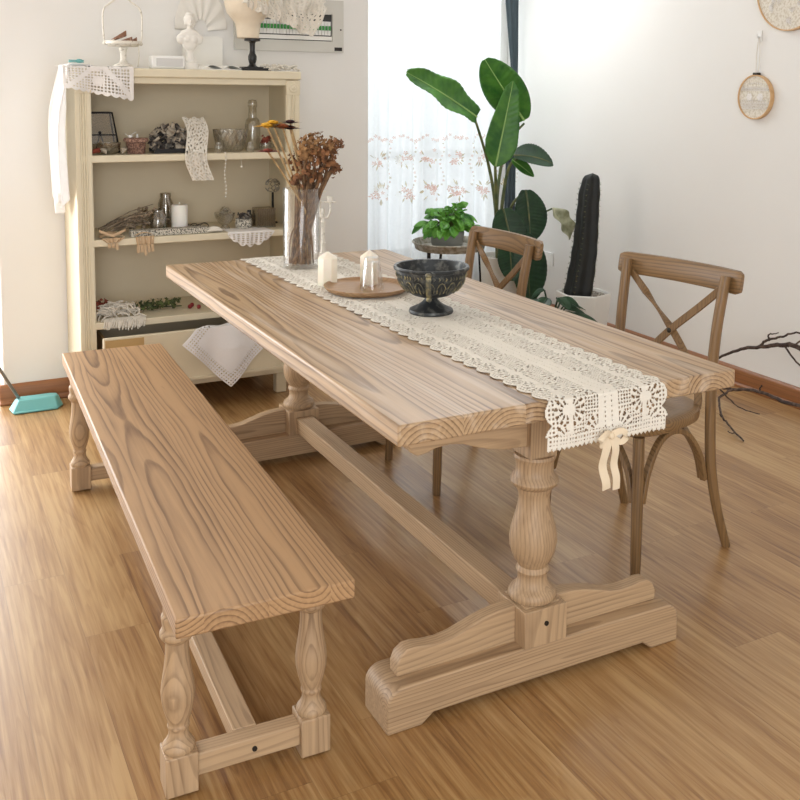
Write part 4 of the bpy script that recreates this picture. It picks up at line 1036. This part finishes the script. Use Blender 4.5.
stalk([C0,(1.86,3.15,.54),(1.97,3.13,.68),(2.08,3.12,.735)], .009, .005)
m = MB(); leaf(m, PL((2.08,3.12,.735)), PL((2.17,3.06,.55)), .12, (.2,-.9,.3), sag=.28, cup=.6, shape=oval, wave=.014); m.build('wilted_leaf', M['wilt'], b_, solid=.002, sharp=70)

s = thing('tray_stand', 'round galvanised tin tray table on black hairpin legs by the window', 'side table', (1.285,2.95,0))
MB().lathe([(0,.568),(.182,.568),(.190,.573),(.199,.604),(.204,.609),(.207,.606),(.209,.610),(.204,.615),(.195,.608),(.185,.579),(0,.578)], 48).build('tray', M['zinc'], s)
for q in range(3):
    a = math.radians(90+q*120); e = Vector((cos(a), sin(a), 0)); n_ = Vector((-sin(a), cos(a), 0))
    MB().tube([e*.16-n_*.04+Vector((0,0,.570)), e*.195-n_*.010+Vector((0,0,.02)), e*.197+Vector((0,0,.005)), e*.195+n_*.010+Vector((0,0,.02)), e*.16+n_*.04+Vector((0,0,.570))], .0055, 8).build('leg', M['iron'], s)
p = thing('pothos_plant', 'bushy bright green potted plant on the tin tray table', 'plant', (1.262,2.94,.5785))
MB().lathe([(0,0),(.07,0),(.085,.02),(.095,.085),(.092,.095),(.084,.09),(.08,.08),(0,.078)], 30).build('pot', M['potg'], p)
rr = random.Random(77); m = MB(); ms = MB()
for i in range(150):
    a = rr.uniform(0, 2*pi); el = rr.uniform(.0, 1.35); R = rr.uniform(.055,.125); h = .105
    e = Vector((cos(a)*cos(el)*1.08, sin(a)*cos(el), sin(el)*1.15))
    c_ = Vector((0,0,h))+e*R*Vector((1,1,1)).length/1.73; tip = c_+Vector((e.x*.055+rr.uniform(-.02,.02), e.y*.055+rr.uniform(-.02,.02), -.045+rr.uniform(-.02,.05)+.03*sin(el)))
    leaf(m, c_, tip, rr.uniform(.044,.066), Vector((e.x*.5, e.y*.5-.45, .8)), sag=.18, cup=.25, nl=8, nw=4)
    if i % 2 == 0: ms.tube(smooth_path([(0,0,.08), Vector((0,0,.10))+e*R*.5+Vector((0,0,.02)), c_],3), .002, 5)
o = m.build('foliage', M['poth'], p, solid=.0008, sharp=60); ms.build('stems', M['stem'], p)

c = thing('cactus', 'tall dark column cactus in a white hexagonal pot by the right wall', 'cactus', (1.895,2.54,0))
MB().lathe([(0,0),(.115,0),(.150,.335),(.150,.352),(.138,.352),(.134,.330),(0,.330)], 6, Matrix.Rotation(.35,4,'Z')).build('pot', M['potw'], c, bevel=.006)
m = MB().lathe([(.0,.336),(.132,.334)], 6, Matrix.Rotation(.35,4,'Z'))
rr = random.Random(4)
for i in range(70):
    a, r = rr.uniform(0,6.28), .115*sqrt(rr.random()); m.ball((r*cos(a), r*sin(a), .338), (.011,.010,.007), 6, 4)
m.build('gravel', M['soil'], c)
vs = []; fs = []; N = 46; S = 40
for i in range(N+1):
    t = i/N; z = .335+.665*t; r0 = interp([0,.05,.25,.6,.85,.95,.985,1],[.066,.072,.066,.058,.053,.044,.030,.0], t)*(1+.025*sin(t*40))
    ox = -.035+.085*t+.010*sin(t*5)
    for k in range(S):
        a = 2*pi*k/S; r = r0*(1+.15*cos(5*a)); vs.append((ox+r*cos(a), r*sin(a), z))
for i in range(N):
    for k in range(S):
        k2 = (k+1) % S; fs.append((i*S+k, i*S+k2, (i+1)*S+k2, (i+1)*S+k))
MB().add(vs, fs).build('stem', M['cactus'], c, sharp=80)
m = MB()
for rb in range(5):
    a = 2*pi*rb/5
    for i in range(1, 22):
        t = i/23; z = .335+.665*t; r = interp([0,.05,.25,.6,.85,.95,1],[.066,.072,.066,.058,.053,.044,.0], t)*1.15; ox = -.035+.085*t+.010*sin(t*5)
        p0 = Vector((ox+r*cos(a), r*sin(a), z))
        for q in range(4):
            b2_ = a+(q-1.5)*.6; m.tube([p0, p0+Vector((cos(b2_)*.010, sin(b2_)*.010, rr.uniform(-.006,.008)))], [.0009,.0003], 4)
o = m.build('spines', M['stem'], c); o['kind'] = 'stuff'

l = thing('trailing_houseplant', 'low dark green leafy potted plant half hidden behind the table beside the cactus', 'plant', (1.56,2.36,0))
MB().lathe([(0,0),(.08,0),(.10,.20),(.092,.20),(.088,.18),(0,.18)], 28).build('pot', M['potg'], l)
m = MB()
for i, (bx_, by_, bz_, tx, ty_, tz, w_) in enumerate([(0,0,.19,.10,-.06,.36,.085),(0,0,.19,-.10,-.06,.37,.085),(0,0,.19,.17,-.02,.30,.08),(0,0,.19,.02,-.10,.37,.09),(0,0,.19,.12,.06,.34,.08),(0,0,.19,.21,.05,.31,.075),(0,0,.19,-.06,.06,.40,.08),(0,0,.19,.05,-.13,.30,.08),(0,0,.19,.16,-.12,.28,.08),(0,0,.19,-.16,-.03,.36,.07)]):
    v_ = Vector((tx-bx_, ty_-by_, 0)); mid = (bx_+v_.x*.45, by_+v_.y*.45, tz+.02)
    m.tube(smooth_path([(bx_,by_,bz_),(bx_+v_.x*.2,by_+v_.y*.2,(bz_+tz)/2+.03),mid],4), .004, 6)
    leaf(m, mid, (tx+v_.x*.25, ty_+v_.y*.25, tz-.03), w_, (0,-.3,1), sag=.15, cup=.3, nl=10, nw=6)
m.build('foliage', M['leafd'], l, solid=.001, sharp=60)

# ------------------------------------------------------------------ right wall and floor pieces
def hoop(name, cy_, cz_, r, lab, motif):
    h = thing(name, lab, 'embroidery hoop', (XR, cy_, cz_))
    R = Matrix.Rotation(-pi/2, 4, 'Y')      # +z -> -x (into the room)
    MB().lathe([(r-.006,.002),(r,.002),(r,.024),(r-.006,.024),(r-.006,.002)], 64, R, False).build('wooden_ring', M['hoopwood'], h)
    MB().lathe([(0,.018),(r-.005,.018),(r-.005,.016),(0,.016)], 48, R).build('stretched_cloth', M['hoopcloth'], h)
    m = MB(); motif(m, r); m.build('stitched_lace', M['wlace'], h)
    return h
X0 = -.020
def mot1(m, r):
    for q in (-.034,.034):
        for kx in range(6):
            a = kx*pi/3; m.ball((X0, q+.012*cos(a), .0+.012*sin(a)), (.002,.008,.008), 8, 5)
        m.ball((X0, q, 0), (.003,.006,.006), 8, 5)
    for z in (.042,.032,-.030,-.042,-.055):
        w_ = sqrt(max(0,(r-.012)**2-z*z)); m.tube([(X0,-w_,z),(X0,w_,z)], .0016, 5)
        n = int(w_*2/.010)
        for i in range(n): m.ball((X0,-w_+.01+i*.010,z+.006), (.0015,.0028,.0028), 6, 4)
    for kx in range(-6, 7):
        m.tube([(X0,kx*.012,-.02),(X0,kx*.012+.006,-.012),(X0,kx*.012+.012,-.02)], .0012, 4)
        if abs(kx) < 5: m.ball((X0, kx*.013, .068-abs(kx)*.002), (.0015,.003,.003), 6, 4)
h1 = hoop('embroidery_hoop', 1.692, 1.421, .106, 'small round embroidery hoop with lace cloth hung by a cord on the right wall', mot1)
m = MB().tube(smooth_path([(-.012,-.006,.105),(-.008,-.010,.20),(-.008,0,.285),(-.008,.010,.20),(-.012,.006,.105)],5), .0016, 6)
m.build('hanging_cord', M['lace'], h1)
MB().box(-.024,-.002,-.016,.016,.102,.116).build('tension_screw', M['metal'], h1, bevel=.003)
m = MB().box(-.006,-.001,-.014,.014,-.03,.022); m.tube(smooth_path([(-.006,0,-.005),(-.018,0,-.012),(-.020,0,.0),(-.016,0,.006)],4), .003, 6)
tag(m.build('wall_hook', M['white'], None, (XR,1.692,1.712), bevel=.002), 'small pale adhesive wall hook above the embroidery hoop', 'hook')
def mot2(m, r):
    rr = random.Random(2)
    for i in range(46):
        a, rad = rr.uniform(0,6.28), (r-.03)*sqrt(rr.random()); y, z = rad*cos(a), rad*sin(a); b2_ = rr.uniform(0,3.14)
        for q in range(5): m.tube([(X0,y,z),(X0,y+.026*cos(b2_+q*.4),z+.026*sin(b2_+q*.4))], .0015, 4)
hoop('embroidery_hoop', 1.507, 1.922, .198, 'large round embroidery hoop with white floral stitching, highest on the right wall', mot2)
o = thing('wall_socket', 'white double wall socket plate low on the right wall behind the far chair', 'socket', (XR,3.425,.375))
for q in (-.043,.043):
    pl = MB().box(-.009,0,q-.042,q+.042,-.042,.042).build('socket_plate', M['white'], o, bevel=.002)
    MB().box(-.0095,-.0088,q-.032,q+.032,-.032,.032).build('switch_face', M['paper'], pl)

br = thing('dry_branch', 'dry dark brown forked branch lying against the right wall beyond the near chair', 'branch', (2.13,1.05,0))
def bpth(pts, r0, r1):
    q = smooth_path([(x-2.13, y-1.05, z) for x, y, z in pts], 6); n = len(q); rr = random.Random(len(pts)*7+int(pts[0][1]*100))
    q = [p+Vector((rr.uniform(-.003,.003), rr.uniform(-.003,.003), rr.uniform(-.003,.003))) for p in q]
    MB().tube(q, [lerp(r0,r1,i/(n-1)) for i in range(n)], 8).build('twig', M['bark'], br)
bpth([(2.13,.62,.012),(2.15,.85,.12),(2.12,1.05,.24),(2.10,1.23,.327),(2.10,1.34,.315),(2.10,1.46,.278),(2.10,1.60,.228),(2.10,1.73,.153)], .016, .0055)
bpth([(2.10,1.46,.278),(2.09,1.42,.315),(2.09,1.35,.345),(2.10,1.27,.385),(2.10,1.20,.40)], .007, .0035)
bpth([(2.09,1.40,.322),(2.08,1.39,.352),(2.08,1.335,.372)], .005, .002)
bpth([(2.10,1.31,.318),(2.10,1.25,.34),(2.10,1.16,.41)], .006, .003)
bpth([(2.10,1.32,.318),(2.07,1.22,.27),(2.06,1.12,.25)], .005, .003)
bpth([(2.14,.80,.09),(2.10,1.0,.10),(2.04,1.22,.088),(2.02,1.38,.10),(2.00,1.55,.068),(1.98,1.66,.06),(1.93,1.70,.03)], .011, .004)
bpth([(2.0,1.52,.073),(1.90,1.50,.05),(1.78,1.36,.03),(1.74,1.28,.022),(1.68,1.13,.008)], .006, .0035)
bpth([(1.99,1.60,.062),(1.98,1.46,.012),(1.99,1.34,.008)], .004, .002)
bpth([(2.02,1.38,.10),(2.01,1.36,.128),(2.0,1.345,.14)], .004, .002)
bpth([(1.755,1.32,.026),(1.74,1.335,.05)], .004, .002)
bpth([(1.70,1.20,.012),(1.675,1.22,.02)], .003, .002)

# dustpan and its handle
d = thing('dustpan', 'teal plastic dustpan with grey handle on the floor by the wall corner', 'dustpan', (-.845,2.895,0))
m = MB(); out = []
base = [(-.105,-.055),(.085,-.055),(.11,-.02),(.105,.04),(.07,.055),(-.085,.055),(-.115,.02)]
top = [(-.075,-.022),(.072,-.022),(.09,.0),(.086,.03),(.06,.04),(-.065,.04),(-.085,.015)]
vs = [(x,y,.004) for x, y in base]+[(x,y,.052) for x, y in top]; n = 7
fs = [tuple(range(n)), tuple(range(2*n-1, n-1, -1))]+[(i,i+n,(i+1)%n+n,(i+1)%n) for i in range(n)]
m.add(vs, fs).box(-.10,.082,-.062,-.052,.001,.012)
m.build('pan', M['teal'], d, bevel=.008)
MB().tube([(-.070,.018,.048),(-.105,-.03,.12),(-.160,-.075,.235),(-.30,-.16,.55)], [.007,.007,.007,.007], 10).build('handle', M['grey'], d)
# ------------------------------------------------------------------ camera, light
cam = bpy.data.cameras.new('camera'); co = bpy.data.objects.new('camera', cam); COL.objects.link(co)
r_ = Vector((0.87650713,-0.48123494,0.01217299)); u_ = Vector((0.0386524,0.09556091,0.99467286)); f_ = Vector((0.4798346,0.87136734,-0.1023607))
mw = Matrix((( r_.x,u_.x,-f_.x,-1.3115),(r_.y,u_.y,-f_.y,-1.7362),(r_.z,u_.z,-f_.z,1.4367),(0,0,0,1)))
co.matrix_world = mw
cam.sensor_width = 36; cam.lens = 985.52/800*36; cam.shift_x = -47.84/800; cam.shift_y = -208.54/800
cam.clip_start = .05
SC.camera = co
def area(name, loc, target, sx, sy, power, color):
    l = bpy.data.lights.new(name, 'AREA'); l.shape = 'RECTANGLE'; l.size = sx; l.size_y = sy; l.energy = power; l.color = color
    o = bpy.data.objects.new(name, l); COL.objects.link(o); o.location = loc
    o.rotation_euler = (Vector(target)-Vector(loc)).to_track_quat('-Z','Z').to_euler(); return o
area('balcony_daylight', (-2.25,3.9,1.25), (-1.1,1.0,.2), 2.4, 2.3, 92, (.93,.965,1))
area('bay_daylight', (1.54,4.3,1.45), (1.3,1.0,.9), 1.4, 2.1, 11, (.94,.97,1))
area('bay_fill', (1.45,3.2,2.66), (1.25,1.2,0), 1.1, .8, 19, (.95,.975,1))  # added fill under the bay ceiling, no lamp seen; lifts right wall and floor
area('front_fill', (-1.6,-3.5,1.75), (1.6,.6,1.95), 2.6, 1.5, 56, (.93,.965,1))  # unseen fill added behind the camera to brighten right wall and cabinet
w = bpy.data.worlds.new('daylight'); SC.world = w; w.use_nodes = True
bg = w.node_tree.nodes['Background']; bg.inputs[0].default_value = (.95,.975,1,1); bg.inputs[1].default_value = .85
SC.view_settings.view_transform = 'Standard'; SC.view_settings.look = 'None'
SC.view_settings.exposure = 0.75; SC.view_settings.gamma = 1
SC.cycles.use_denoising = True
SC.cycles.max_bounces = 10; SC.cycles.transparent_max_bounces = 24
